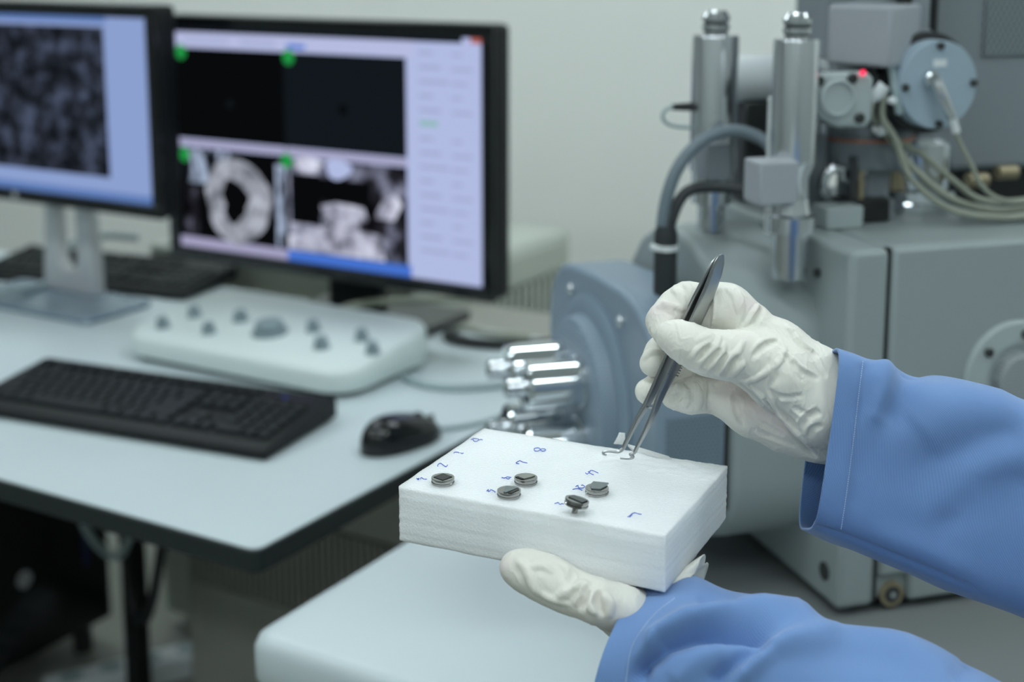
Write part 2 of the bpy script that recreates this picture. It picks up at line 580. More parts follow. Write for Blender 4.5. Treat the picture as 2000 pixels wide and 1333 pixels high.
# right hand monitor
MW, MH, BZ = 0.612, 0.386, 0.019
mr = monitor('flat_monitor', MW, MH, BZ, 'widescreen black monitor showing four camera views and a pale settings panel')
place(mr, -0.431, 0.648, 1.026)
w_, h_ = MW - 2 * BZ, MH - 2 * BZ
sm = MB()
mats = [E_PALE, E_BLACK, E_DARK, E_LAV, E_LAV2, E_GREEN, E_BLUE, E_BSE, E_RING, E_STRIP, E_SNOW, E_TEXT, E_TEXTG, E_RED]
z0, z1, z2, z3 = 0.0025, 0.0020, 0.0015, 0.0010
rect(sm, w_, h_, 0, 1, 0, 1, z0, 0)
rect(sm, w_, h_, 0, 0.94, 0, 0.022, z1, 2)
rect(sm, w_, h_, 0.965, 1, 0, 0.022, z1, 13)
rect(sm, w_, h_, 0, 0.80, 0.02, 0.085, z1, 3)
for q in ((0.04, 0.2, 0.05, 0.062), (0.24, 0.36, 0.05, 0.062), (0.40, 0.46, 0.055, 0.075)):
    rect(sm, w_, h_, *q, z2, 6 if q[0] > 0.39 else 11)
rect(sm, w_, h_, 0, 0.385, 0.09, 0.50, z1, 1)
rect(sm, w_, h_, 0.39, 0.775, 0.09, 0.50, z1, 2)
rect(sm, w_, h_, 0.384, 0.391, 0.09, 0.955, z1 + 0.0002, 2)
rect(sm, w_, h_, 0, 0.775, 0.505, 0.535, z1, 4)
rect(sm, w_, h_, 0, 0.385, 0.54, 0.955, z1, 1)
rect(sm, w_, h_, 0.39, 0.775, 0.54, 0.955, z1, 7)
rect(sm, w_, h_, 0, 0.385, 0.955, 1, z1, 4)
rect(sm, w_, h_, 0.385, 0.785, 0.95, 1, z1, 6)


def disc(cu, cv, ru, rv, z, slot, n=20, wob=0.0):
    poly(sm, w_, h_, [(cu + ru * (1 + wob * math.sin(3 * t * 6.283 + 1) + wob * math.sin(7 * t * 6.283)) * math.cos(-t * 6.283), cv + rv * (1 + wob * math.sin(3 * t * 6.283 + 1)) * math.sin(-t * 6.283)) for t in [i / n for i in range(n)]], z, slot)


for cu, cv in ((0.028, 0.11), (0.405, 0.11), (0.028, 0.575), (0.39, 0.56)):
    disc(cu, cv, 0.019, 0.034, z3, 5)
disc(0.20, 0.33, 0.012, 0.02, z3, 2)
disc(0.58, 0.32, 0.014, 0.022, z3, 11 if False else 1)
rect(sm, w_, h_, 0.04, 0.115, 0.545, 0.70, z2, 9)
rect(sm, w_, h_, 0.14, 0.19, 0.545, 0.64, z2, 9)
rect(sm, w_, h_, 0.35, 0.383, 0.58, 0.95, z2, 9)
rect(sm, w_, h_, 0.02, 0.07, 0.72, 0.95, z2, 7)
disc(0.215, 0.765, 0.115, 0.195, z2 - 0.0002, 8, 36, 0.04)
disc(0.205, 0.765, 0.045, 0.10, z3, 1, 24, 0.12)
poly(sm, w_, h_, [(0.39, 0.95), (0.39, 0.89), (0.45, 0.86), (0.52, 0.82), (0.58, 0.835), (0.63, 0.83), (0.69, 0.84), (0.705, 0.95)], z2, 10)
poly(sm, w_, h_, [(0.51, 0.80), (0.50, 0.74), (0.55, 0.72), (0.64, 0.73), (0.65, 0.78), (0.62, 0.83), (0.54, 0.83)], z2, 10)
poly(sm, w_, h_, [(0.67, 0.77), (0.70, 0.69), (0.74, 0.66), (0.76, 0.70), (0.735, 0.77)], z2, 10)
disc(0.565, 0.885, 0.09, 0.05, z3, 10, 18, 0.2)
disc(0.46, 0.565, 0.045, 0.03, z3, 10, 18, 0.1)
disc(0.56, 0.575, 0.042, 0.045, z3, 0, 18, 0.1)
rect(sm, w_, h_, 0.40, 0.50, 0.61, 0.83, z2, 1)
rect(sm, w_, h_, 0.50, 0.66, 0.62, 0.72, z2, 1)
for i in range(15):
    v0 = 0.06 + i * 0.058
    if i == 5:
        rect(sm, w_, h_, 0.815, 0.87, v0 - 0.01, v0 + 0.012, z2, 12)
    else:
        rect(sm, w_, h_, 0.815, 0.815 + 0.04 + 0.045 * ((i * 7) % 3) / 2, v0, v0 + 0.012, z2, 11)
        rect(sm, w_, h_, 0.91, 0.91 + 0.03 + 0.03 * ((i * 5) % 3) / 2, v0 + 0.004, v0 + 0.014, z2, 11)
sm.build('screen', mats, mr, smooth=0, fix=False)
# stand of the right monitor
zb = T - 1.026
MB().box(-0.045, 0.055, 0.070, 0.095, zb + 0.02, 0.02).build('stand_neck', 'black', mr, bevel=0.006)
MB().prism(rounded(-0.13, 0.14, 0.03, 0.21, 0.02), XYZ, zb, zb + 0.014).build('stand_base', 'black_gloss', mr, bevel=0.004)
MB().box(-0.06, 0.07, 0.062, 0.072, -0.06, 0.07).build('mount_plate', 'black', mr, bevel=0.003)

# left hand monitor
MW2, MH2, BZ2 = 0.560, 0.326, 0.020
ml = monitor('flat_monitor', MW2, MH2, BZ2, 'black monitor on a silver forked stand showing a grainy dark micrograph')
place(ml, -0.948, 0.564, 1.074)
w_, h_ = MW2 - 2 * BZ2, MH2 - 2 * BZ2
sm = MB()
mats = [E_L, E_NOISE, E_L2, E_PALE]
rect(sm, w_, h_, 0, 1, 0, 1, z0, 0)
rect(sm, w_, h_, 0.02, 0.82, 0.055, 0.875, z1, 1)
rect(sm, w_, h_, 0, 1, 0.955, 1, z1, 2)
rect(sm, w_, h_, 0, 0.83, 0.0, 0.03, z1, 2)
sm.build('screen', mats, ml, smooth=0, fix=False)
MB().cyl((-0.05, -0.0045, -MH2 / 2 + 0.010), (-0.05, -0.0042, -MH2 / 2 + 0.010), 0.006).build('badge', 'silver', ml)
zb = T - 1.074
fk = MB()
fk.prism([(-0.062, zb + 0.01), (0.062, zb + 0.01), (0.062, zb + 0.04), (0.052, zb + 0.21), (0.020, zb + 0.21), (0.020, zb + 0.065), (0.012, zb + 0.05), (-0.012, zb + 0.05), (-0.020, zb + 0.065), (-0.024, zb + 0.21), (-0.046, zb + 0.21), (-0.062, zb + 0.04)], XDZ, 0.055, 0.078)
fk.build('stand_fork', 'silver', ml, bevel=0.004)
MB().cyl((-0.05, 0.066, zb + 0.18), (0.058, 0.066, zb + 0.18), 0.018).build('hinge', 'steel_dark', ml)
MB().box(-0.05, 0.05, 0.05, 0.09, -0.17, -0.10).build('mount_block', 'black', ml, bevel=0.004)
MB().prism(rounded(-0.15, 0.16, -0.055, 0.088, 0.012), XYZ, zb + 0.001, zb + 0.011).build('stand_base', 'silver_glass', ml, bevel=0.003)
MB().prism(rounded(-0.147, 0.157, -0.052, 0.085, 0.012), XYZ, zb, zb + 0.002).build('base_pad', 'rubber', ml)


# ------------------------------------------------------------------ keyboards
KEYM = {}


def keymesh(wd):
    k = round(wd, 2)
    if k not in KEYM:
        U_ = 0.019
        x = wd * U_ / 2 - 0.0006
        y = U_ / 2 - 0.0006
        mb = MB()
        v = [(-x, -y, 0), (x, -y, 0), (x, y, 0), (-x, y, 0)]
        x2, y2 = x - 0.0022, y - 0.0022
        v += [(-x2, -y2 + 0.0008, 0.0072), (x2, -y2 + 0.0008, 0.0072), (x2, y2 + 0.0008, 0.0078), (-x2, y2 + 0.0008, 0.0078)]
        mb.add(v, [(4, 5, 6, 7), (0, 1, 5, 4), (1, 2, 6, 5), (2, 3, 7, 6), (3, 0, 4, 7)])
        o = mb.build('key', 'key', None, smooth=0, fix=False)
        KEYM[k] = o.data
        bpy.data.objects.remove(o)
    return KEYM[k]


def keyboard(label):
    t = empty('keyboard', label=label, cat='keyboard')
    W2, D2 = 0.225, 0.082
    MB().prism([(-D2, 0.002), (D2, 0.004), (D2, 0.029), (D2 - 0.012, 0.032), (-D2 + 0.016, 0.017), (-D2 + 0.003, 0.013), (-D2, 0.009)], DYZ, -W2, W2).build('body', 'black', t, bevel=0.003)
    for s in (-1, 1):
        MB().box(s * 0.19 - 0.012, s * 0.19 + 0.012, 0.055, 0.075, 0, 0.006).build('foot', 'rubber', t)
        MB().box(s * 0.19 - 0.012, s * 0.19 + 0.012, -0.075, -0.06, 0, 0.003).build('foot', 'rubber', t)
    sl_ = (0.032 - 0.017) / (2 * D2 - 0.028)
    ang = math.atan(sl_)

    def key(cx, cy, wd=1.0):
        o = bpy.data.objects.new('key', keymesh(wd))
        link(o)
        o.parent = t
        o.location = (cx, cy, 0.017 + (cy + D2 - 0.016) * sl_ - 0.002)
        o.rotation_euler = (ang, 0, 0)
    U_ = 0.019
    rows = [(-0.052, [1.25, 1.25, 1.25, 6.25, 1.25, 1.25, 1.25, 1.25]), (-0.033, [2.25] + [1] * 10 + [2.75]),
            (-0.014, [1.75] + [1] * 11 + [2.25]), (0.005, [1.5] + [1] * 12 + [1.5]), (0.024, [1] * 13 + [2]),
            (0.052, [1, -1, 1, 1, 1, 1, -0.5, 1, 1, 1, 1, -0.5, 1, 1, 1, 1])]
    for y, ws in rows:
        x = -0.214
        for wd in ws:
            if wd > 0:
                key(x + wd * U_ / 2, y, wd)
            x += abs(wd) * U_
    bx0 = -0.214 + 15 * U_ + 0.005
    for y in (0.005, 0.024, 0.052):
        for i in range(3):
            key(bx0 + (i + 0.5) * U_, y)
    for i in range(3):
        key(bx0 + (i + 0.5) * U_, -0.052)
    key(bx0 + 1.5 * U_, -0.033)
    nx = bx0 + 3 * U_ + 0.005
    for y in (-0.033, -0.014, 0.005, 0.024):
        for i in range(4):
            key(nx + (i + 0.5) * U_, y)
    key(nx + U_, -0.052, 2)
    key(nx + 2.5 * U_, -0.052)
    key(nx + 3.5 * U_, -0.052)
    MB().box(nx + 0.01, nx + 0.065, 0.048, 0.058, 0.026, 0.0305).build('indicator_panel', 'black_gloss', t)
    return t


kb = keyboard('black full size keyboard lying in front of the knob console')
place(kb, -0.385, 0.240, T, math.radians(8))
MB().cyl((0.168, 0.052, 0.0305), (0.168, 0.052, 0.0312), 0.002, n=10).build('indicator_light', emat('blue_led', (0.08, 0.12, 0.9), 0.6), kb)
kb2 = keyboard('black keyboard pushed back behind the silver monitor stand')
place(kb2, -1.00, 0.745, T, math.radians(9))

# ------------------------------------------------------------------ knob console
kc = place(empty('knob_console', label='off white control console with round grey knobs standing behind the keyboard', cat='control panel'), -0.408, 0.515, T)
cw, cdp = 0.205, 0.108
prof = [(-cdp, 0.008), (-cdp, 0.026), (-cdp + 0.004, 0.034), (-cdp + 0.012, 0.038), (cdp - 0.02, 0.060), (cdp - 0.006, 0.061), (cdp, 0.055), (cdp, 0.008)]
# slab with rounded corners in plan, sloping top
pl = rounded(-cw, cw, -cdp, cdp, 0.045, 8)
rings = []
for z_, ins in ((0.008, 0.002), (0.012, 0.0), (1, 0.0), (2, 0.003), (3, 0.009)):
    rg = []
    for x, y in pl:
        k = 1 - ins / cw
        x2, y2 = x * k, y * (1 - ins / cdp)
        ht = 0.030 + (y2 + cdp) / (2 * cdp) * 0.026
        zz = z_ if z_ < 0.5 else ht + {1: 0, 2: 0.005, 3: 0.0075}[z_]
        rg.append((x2, y2, zz))
    rings.append(rg)
mb = MB()
n = len(pl)
v = [p for rg in rings for p in rg]
f = [(k * n + i, k * n + (i + 1) % n, (k + 1) * n + (i + 1) % n, (k + 1) * n + i) for k in range(len(rings) - 1) for i in range(n)]
f += [tuple(reversed(range(n))), tuple(range((len(rings) - 1) * n, len(rings) * n))]
mb.add(v, f).build('body', 'console', kc, smooth=50)
MB().prism(rounded(-cw + 0.012, cw - 0.012, -cdp + 0.012, cdp - 0.012, 0.035), XYZ, 0, 0.009).build('base_plate', 'rubber', kc)
tilt = math.atan(0.026 / (2 * cdp))
for px_, py_, r in ((318, 617, .0085), (380, 604, .0085), (408, 629, .0085), (470, 614, .0095), (527, 634, .021), (612, 635, .0085), (628, 660, .0095), (707, 652, .0085), (728, 672, .0085)):
    # knob on the sloping top
    P = ZP(px_, py_ + 6, T + 0.055)
    q = P - dw(-0.408, 0.515, 0)
    x, y = q @ DB, q @ DV
    zt = 0.0375 + (y + cdp) / (2 * cdp) * 0.026
    ax = (0, -math.sin(tilt), math.cos(tilt))
    hgt = 0.016 if r < 0.015 else 0.018
    MB().lathe((x, y, zt - 0.001), ax, [(r * 1.25, 0), (r * 1.25, 0.003), (r, 0.004), (r * 0.94, hgt - 0.002), (r * 0.8, hgt)], 24).build('knob', 'knob', kc)

# ------------------------------------------------------------------ mouse
ms = place(empty('computer_mouse', label='black computer mouse near the desk edge beside the keyboard', cat='mouse'), -0.052, 0.318, T, math.radians(-14))
mb = MB()
nu, nv = 28, 14
vv = []
for j in range(nv + 1):
    ph = j / nv * math.pi / 2
    for i in range(nu):
        t = 2 * math.pi * i / nu
        x = 0.031 * math.cos(t) * (1 - 0.10 * math.cos(2 * t)) * math.cos(ph) ** 0.55
        y = 0.057 * math.sin(t) * math.cos(ph) ** 0.55
        z = 0.036 * math.sin(ph) ** 0.8 * (1 - 0.22 * (y / 0.057) - 0.10 * (y / 0.057) ** 2) + 0.0015
        vv.append((x, y, z))
ff = [(j * nu + i, j * nu + (i + 1) % nu, (j + 1) * nu + (i + 1) % nu, (j + 1) * nu + i) for j in range(nv) for i in range(nu)]
ff.append(tuple(reversed(range(nu))))
mb.add(vv, ff).build('shell', 'black_gloss', ms, smooth=60)
MB().lathe((-0.003, 0.026, 0.0265), (1, 0, 0), [(0.007, 0), (0.0085, 0.0015), (0.0085, 0.0045), (0.007, 0.006)], 20).build('scroll_wheel', 'rubber', ms)
MB().box(-0.0006, 0.0006, 0.034, 0.052, 0.018, 0.0262).build('button_seam', 'rubber', ms)
MB().tube([(0, 0.054, 0.008), (0.004, 0.075, 0.004), (0.015, 0.12, 0.003), (0.012, 0.17, 0.003), (0.0, 0.22, 0.003), (-0.01, 0.27, 0.003), (-0.06, 0.30, 0.003)], 0.0028).build('cord', 'cable_grey', ms)

for nm, pts, r, mm, lb in (
        ('desk_cable', [(-0.20, 0.53, T + 0.005), (-0.16, 0.515, T + 0.005), (-0.11, 0.525, T + 0.005), (-0.06, 0.58, T + 0.005), (-0.04, 0.68, T + 0.005), (-0.06, 0.80, T + 0.005)], 0.0045, 'cable_grey', 'grey cable curving away from the right end of the knob console'),
        ('desk_cable', [(-1.13, 0.40, T + 0.005), (-1.06, 0.46, T + 0.005), (-1.005, 0.53, T + 0.022), (-1.01, 0.62, T + 0.018), (-1.04, 0.69, T + 0.06), (-1.02, 0.76, T + 0.075), (-0.97, 0.80, T + 0.07)], 0.006, 'cable_grey', 'grey cable crossing the base of the silver monitor stand'),
        ('desk_cable', [(-0.44, 0.655, T + 0.02), (-0.40, 0.672, T + 0.045), (-0.35, 0.695, T + 0.055), (-0.30, 0.74, T + 0.055), (-0.26, 0.80, T + 0.05)], 0.006, 'cable_beige', 'beige cable arching over the black foot of the widescreen monitor'),
        ('desk_cable', [(-0.262, 0.745, T + 0.008), (-0.25, 0.72, T + 0.008), (-0.20, 0.715, T + 0.008), (-0.14, 0.74, T + 0.008), (-0.08, 0.79, T + 0.008)], 0.008, 'cable_black', 'black cable lying along the back of the desk under the widescreen monitor'),
        ('desk_cable', [(-0.275, 0.775, T + 0.005), (-0.25, 0.765, T + 0.012), (-0.20, 0.755, T + 0.012), (-0.15, 0.79, T + 0.006)], 0.005, 'cable_beige', 'thin beige cable bundle beside the black foot at the desk back')):
    o = MB().tube(pts, r).build(nm, mm)
    place(o, 0, 0, 0)
    tag(o, lb, 'cable')

# ------------------------------------------------------------------ instrument table
tb = place(empty('instrument_table', label='white table with rounded corners under the electron microscope', cat='table'), 0.107, -0.139, 0)
tp = MB()
pl = rounded(0, 1.7, 0, 1.0, 0.022, 8)
rings = []
for ins, z_ in ((0.006, T - 0.050), (0.0, T - 0.040), (0.0, T - 0.012), (0.003, T - 0.004), (0.010, T)):
    rings.append([(0.85 + (x - 0.85) * (1 - ins / 0.85), 0.5 + (y - 0.5) * (1 - ins / 0.5), z_) for x, y in pl])
n = len(pl)
tp.add([p for r_ in rings for p in r_], [(k * n + i, k * n + (i + 1) % n, (k + 1) * n + (i + 1) % n, (k + 1) * n + i) for k in range(4) for i in range(n)] + [tuple(reversed(range(n))), tuple(range(4 * n, 5 * n))])
tp.build('tabletop', 'table', tb, smooth=50)
for x, y in ((0.12, 0.14), (1.58, 0.14), (0.12, 0.86), (1.58, 0.86)):
    MB().box(x - 0.035, x + 0.035, y - 0.035, y + 0.035, 0, T - 0.05).build('leg', 'white_plastic', tb, bevel=0.004)
mt = empty('dark_sheet', label='dark grey sheet added on the white table under the electron microscope', cat='mat')  # added dark sheet, makes the tabletop under the microscope darker
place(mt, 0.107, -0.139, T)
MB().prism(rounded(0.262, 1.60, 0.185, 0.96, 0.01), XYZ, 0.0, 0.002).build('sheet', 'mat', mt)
#SECTION2
# ------------------------------------------------------------------ electron microscope
SO = SO + np.array([0, 0, 0.002])
sem = empty('electron_microscope', SO, SA, 'grey electron microscope with chrome detectors, cables and a blue grey chamber door', 'microscope')


def bolt(p, ax, r, name='bolt', mm='steel_dark', hgt=0.003):
    o = MB().lathe(p, ax, [(r, 0), (r, hgt), (r * 0.8, hgt * 1.2), (r * 0.45, hgt * 1.2), (r * 0.42, hgt * 0.5)], 16).build(name, mm, sem)
    return o


# lower body: frame, corner post, front panel with a notch for the levelling foot
MB().box(0.004, 0.80, 0.006, 0.30, 0.012, 0.3265).build('frame', 'sem', sem, bevel=0.003)
MB().box(-0.001, 0.0360, 0.0, 0.30, 0.008, 0.3295).build('corner_post', 'sem', sem, bevel=0.006, seg=3)
fp = [(0.0395, 0.3295), (0.0395, 0.034), (0.0635, 0.034)]
fp += [(0.0635 + 0.0065 * math.sin(t), 0.0275 + 0.0065 * math.cos(t)) for t in (0.5, 1.0, 1.5708)]
fp += [(0.070, 0.008), (0.80, 0.008), (0.80, 0.3295)]
MB().prism(fp, XDZ, -0.001, 0.010).build('front_panel', 'sem', sem, bevel=0.004)
MB().box(0.037, 0.80, 0.010, 0.30, 0.3255, 0.3295).build('deck', 'sem', sem, bevel=0.002)
MB().box(0.036, 0.0396, 0.004, 0.012, 0.01, 0.329).build('panel_seal', 'rubber', sem)
ft = MB().lathe((0.055, 0.002, 0.0155), (0, 1, 0), [(0.0115, 0), (0.0115, 0.0), (0.0115, 0.006)], 24).build('levelling_wheel', 'brass', sem)
MB().lathe((0.055, 0.001, 0.0155), (0, 1, 0), [(0.0075, 0), (0.0075, 0.002)], 20).build('wheel_ring', 'steel_dark', sem)
MB().lathe((0.055, 0.0, 0.0155), (0, 1, 0), [(0.003, 0), (0.003, 0.002)], 12).build('wheel_hub', 'chrome_soft', sem)
for u_, v_ in ((0.03, 0.04), (0.75, 0.04), (0.03, 0.26), (0.75, 0.26)):
    MB().cyl((u_, v_, 0), (u_, v_, 0.013), 0.018).build('foot', 'rubber', sem)
MB().lathe((-0.0018, 0.0234, 0.0354), (1, 0, 0), [(0.0085, 0), (0.0085, 0.002)], 20).build('access_hole', 'cabinet_dark', sem)
bolt((-0.002, 0.052, 0.3), (-1, 0, 0), 0.004)

# round port on the front panel
MB().lathe((0.163, 0, 0.208), (0, -1, 0), [(0.0505, 0), (0.0505, 0.004), (0.048, 0.006), (0.030, 0.0065), (0.029, 0.003), (0.026, 0.003)], 48).build('port_flange', 'sem_light', sem)
MB().lathe((0.163, -0.003, 0.208), (0, -1, 0), [(0.0225, 0), (0.0225, 0.011), (0.020, 0.013), (0.016, 0.0132)], 40).build('port_cap', 'perf_cap', sem)
for k in range(6):
    t = math.radians(k * 60 + 20)
    bolt((0.163 + 0.039 * math.cos(t), -0.006, 0.208 + 0.039 * math.sin(t)), (0, -1, 0), 0.0042)

# chamber bulge left of the body
chp = [(0.300, 0.20), (0.298, 0.235), (0.286, 0.268), (0.260, 0.2965), (0.222, 0.3155), (0.190, 0.322), (0.175, 0.3225), (0.14, 0.316), (0.11, 0.305), (0.085, 0.291), (0.064, 0.274), (0.049, 0.252), (0.042, 0.232), (0.040, 0.21), (0.040, 0.12), (0.043, 0.098), (0.052, 0.077), (0.068, 0.060), (0.092, 0.050), (0.13, 0.046), (0.300, 0.046)]
MB().prism(chp, DYZ, -0.086, 0.012).build('chamber', 'sem', sem, bevel=0.008, seg=3, smooth=50)
gk = [(0.19 + (v_ - 0.19) * 0.955, 0.16 + (h_ - 0.16) * 0.95) for v_, h_ in ((0.300, 0.09), (0.300, 0.20), (0.28, 0.24), (0.26, 0.262), (0.20, 0.272), (0.14, 0.272), (0.092, 0.266), (0.060, 0.246), (0.042, 0.21), (0.040, 0.18), (0.040, 0.09))]
MB().prism(gk, DYZ, -0.093, -0.085).build('chamber_gasket', 'cabinet_dark', sem)
# chamber door
dp = [(0.330, 0.085), (0.335, 0.20), (0.331, 0.228), (0.318, 0.250), (0.298, 0.265), (0.27, 0.271), (0.20, 0.2755), (0.14, 0.2765), (0.115, 0.274), (0.092, 0.268), (0.072, 0.258), (0.056, 0.243), (0.045, 0.224), (0.039, 0.20), (0.038, 0.18), (0.038, 0.085)]
MB().prism(dp, DYZ, -0.1555, -0.0925).build('chamber_door', 'sem_blue', sem, bevel=0.006, seg=3, smooth=50)
MB().box(-0.1490, -0.0985, 0.0365, 0.0385, 0.092, 0.186).build('vent_sheet', 'perf', sem, bevel=0.0006)
for v_, h_ in ((0.2617, 0.2479), (0.1266, 0.2487), (0.164, 0.2038 + 0.03), (0.31, 0.10), (0.06, 0.10)):
    MB().lathe((-0.1550, v_, h_), (-1, 0, 0), [(0.0058, 0), (0.0058, 0.003), (0.0045, 0.0045), (0.002, 0.0046), (0.002, 0.003)], 16).build('door_screw', 'chrome_soft', sem)
DCV, DCH = 0.203, 0.150
MB().lathe((-0.155, DCV, DCH), (-1, 0, 0), [(0.104, 0), (0.104, 0.003), (0.100, 0.006), (0.086, 0.007)], 64).build('drum_flange', 'sem_blue', sem)
MB().lathe((-0.160, DCV, DCH), (-1, 0, 0), [(0.086, 0), (0.082, 0.014), (0.078, 0.0165), (0.06, 0.017)], 64).build('stage_drum', 'perf_drum', sem)
for dv, dh in ((0.031, 0.031), (-0.028, 0.030), (-0.028, -0.029), (0.031, -0.029)):
    v_, h_ = DCV + dv, DCH + dh
    o = MB().lathe((-0.1765, v_, h_), (-1, 0, 0), [(0.0250, 0), (0.0250, 0.004), (0.0232, 0.005), (0.0232, 0.053), (0.021, 0.056), (0.014, 0.057)], 40).build('stage_motor', 'chrome', sem)
    c = MB().lathe((-0.2325, v_, h_), (-1, 0, 0), [(0.0085, 0), (0.0085, 0.004), (0.0095, 0.0045), (0.0095, 0.009), (0.0082, 0.0095), (0.0082, 0.011), (0.0095, 0.0115), (0.0095, 0.017), (0.007, 0.0185)], 24).build('connector', 'chrome_soft', o)

# twin chrome detectors on top
for (u_, v_, R_, base) in ((-0.0535, 0.164, 0.0212, 0), (-0.0265, 0.060, 0.0198, 1)):
    if base == 0:
        pr = [(0.013, 0.320), (0.013, 0.345), (0.019, 0.346), (0.019, 0.375), (R_, 0.376), (R_, 0.4985), (R_ * 0.96, 0.501), (R_ * 0.55, 0.502)]
    else:
        pr = [(0.0148, 0.365), (0.0148, 0.385), (R_ * 0.98, 0.395), (R_, 0.400), (R_, 0.5005), (R_ * 0.96, 0.503), (R_ * 0.55, 0.504)]
    o = MB().lathe((u_, v_, 0), (0, 0, 1), pr, 48).build('detector_tube', 'chrome_soft', sem)
    z_ = pr[-1][1]
    MB().lathe((u_, v_, z_ - 0.001), (0, 0, 1), [(0.0105, 0), (0.0105, 0.004), (0.0125, 0.005), (0.0125, 0.009), (0.0105, 0.010), (0.0105, 0.012), (0.0125, 0.013), (0.0125, 0.017), (0.011, 0.0185), (0.009, 0.022), (0.006, 0.0222)], 32).build('cap', 'chrome_soft', o)
    for zz in (0.0105, 0.0038):
        MB().lathe((u_, v_, z_ - 0.001 + zz - 0.0012), (0, 0, 1), [(0.0112, 0), (0.0112, 0.0024)], 32).build('cap_groove', 'steel_dark', o)
    if base == 1:
        MB().lathe((u_, v_, 0), (0, 0, 1), [(0.0150, 0.296), (0.0158, 0.336), (0.0208, 0.337), (0.0208, 0.351), (0.0175, 0.353), (0.0148, 0.366)], 48).build('collar', 'chrome_soft', o)
MB().box(-0.072, -0.036, 0.030, 0.062, 0.366, 0.403).build('preamp_box', 'sem_box', sem, bevel=0.002)
MB().box(-0.075, -0.05, 0.13, 0.155, 0.372, 0.405).build('preamp_box', 'sem_mid', sem, bevel=0.002)
MB().cyl((-0.022, 0.09, 0.33), (-0.022, 0.09, 0.45), 0.013, n=24).build('support_rod', 'white_plastic', sem)

# horizontal pump cylinder behind and its bracket
MB().lathe((-0.02, 0.25, 0.452), (1, 0, 0), [(0.019, 0), (0.0235, 0.004), (0.0235, 0.12)], 40).build('pump_cylinder', 'white_plastic', sem)
MB().box(0.012, 0.048, 0.235, 0.275, 0.33, 0.431).build('pump_bracket', 'steel_dark', sem, bevel=0.003)
MB().lathe((0.040, 0.21, 0.430), (0, -1, 0), [(0.005, 0), (0.005, 0.01)], 16).build('pump_knob', 'chrome', sem)

# hoses on the left
MB().tube([(-0.1171, 0.12, 0.262), (-0.1195, 0.12, 0.30), (-0.1205, 0.12, 0.3428), (-0.1091, 0.12, 0.3837), (-0.0852, 0.12, 0.4102), (-0.0556, 0.12, 0.4182), (-0.0302, 0.11, 0.4104), (-0.02, 0.09, 0.392)], 0.0058, 14).build('bent_hose', 'hose', sem)
MB().tube([(-0.1165, 0.118, 0.262), (-0.1175, 0.118, 0.30), (-0.1150, 0.118, 0.335), (-0.099, 0.12, 0.3645), (-0.0691, 0.115, 0.369), (-0.0438, 0.09, 0.366), (-0.02, 0.075, 0.360)], 0.0052, 14).build('dark_hose', 'hose_dark', sem)
MB().lathe((-0.1180, 0.119, 0.268), (0, 0, 1), [(0.0098, 0), (0.0105, 0.01), (0.0105, 0.06), (0.0085, 0.068)], 24).build('hose_boot', 'hose_dark', sem)
MB().lathe((-0.1183, 0.119, 0.314), (0, 0, 1), [(0.0118, 0), (0.0118, 0.005)], 24).build('cable_tie', 'white_tie', sem)
MB().box(-0.1325, -0.124, 0.112, 0.122, 0.3145, 0.3195).build('cable_tie_head', 'white_tie', sem, bevel=0.001)
MB().cyl((-0.074, 0.164, 0.4358), (-0.0945, 0.164, 0.4362), 0.0042, 0.003, 14).build('plug', 'cable_black', sem)
MB().tube([(-0.094, 0.164, 0.4362), (-0.101, 0.164, 0.434), (-0.1042, 0.164, 0.4275), (-0.1, 0.164, 0.4215), (-0.09, 0.166, 0.4180), (-0.074, 0.168, 0.416)], 0.0017, 10).build('lead', 'cable_grey', sem)

# valve actuator with LED, elbow and bolts
va = [(-0.014, 0.474), (0.040, 0.4735), (0.0445, 0.468), (0.0445, 0.430), (0.038, 0.4255), (0.012, 0.4265), (-0.004, 0.435), (-0.0135, 0.448), (-0.017, 0.462)]
MB().prism(va, XDZ, 0.052, 0.072).build('valve_plate', 'sem_light', sem, bevel=0.004, seg=3)
MB().box(-0.008, 0.040, 0.072, 0.13, 0.43, 0.47).build('valve_body', 'steel_dark', sem, bevel=0.004)
MB().lathe((0.0085, 0.052, 0.4525), (0, -1, 0), [(0.0165, 0), (0.0165, 0.003), (0.0150, 0.0045), (0.0138, 0.0045), (0.0130, 0.002), (0.008, 0.002)], 40).build('valve_cap', 'sem_light', sem)
for u_, h_ in ((-0.0095, 0.4675), (0.0225, 0.4690), (0.0310, 0.4345)):
    bolt((u_, 0.0525, h_), (0, -1, 0), 0.0047)
for k in range(3):
    MB().box(-0.014 + k * 0.006, -0.010 + k * 0.006, 0.056, 0.070, 0.431 - k * 0.005, 0.440 - k * 0.005).build('cooling_fin', 'sem_mid', sem, bevel=0.001)
MB().lathe((0.0312, 0.050, 0.4736), (0, -1, 0), [(0.0026, 0), (0.0026, 0.002), (0.0015, 0.0032)], 14).build('indicator_light', 'led', sem)
MB().tube([(0.040, 0.07, 0.4495), (0.049, 0.066, 0.4500), (0.0545, 0.062, 0.4540), (0.0595, 0.060, 0.4615)], 0.0058, 14).build('elbow_fitting', 'white_plastic', sem)
MB().lathe((0.060, 0.050, 0.4490), (0, -1, 0), [(0.0032, 0), (0.0032, 0.005), (0.002, 0.006)], 14).build('fitting_nut', 'white_plastic', sem)

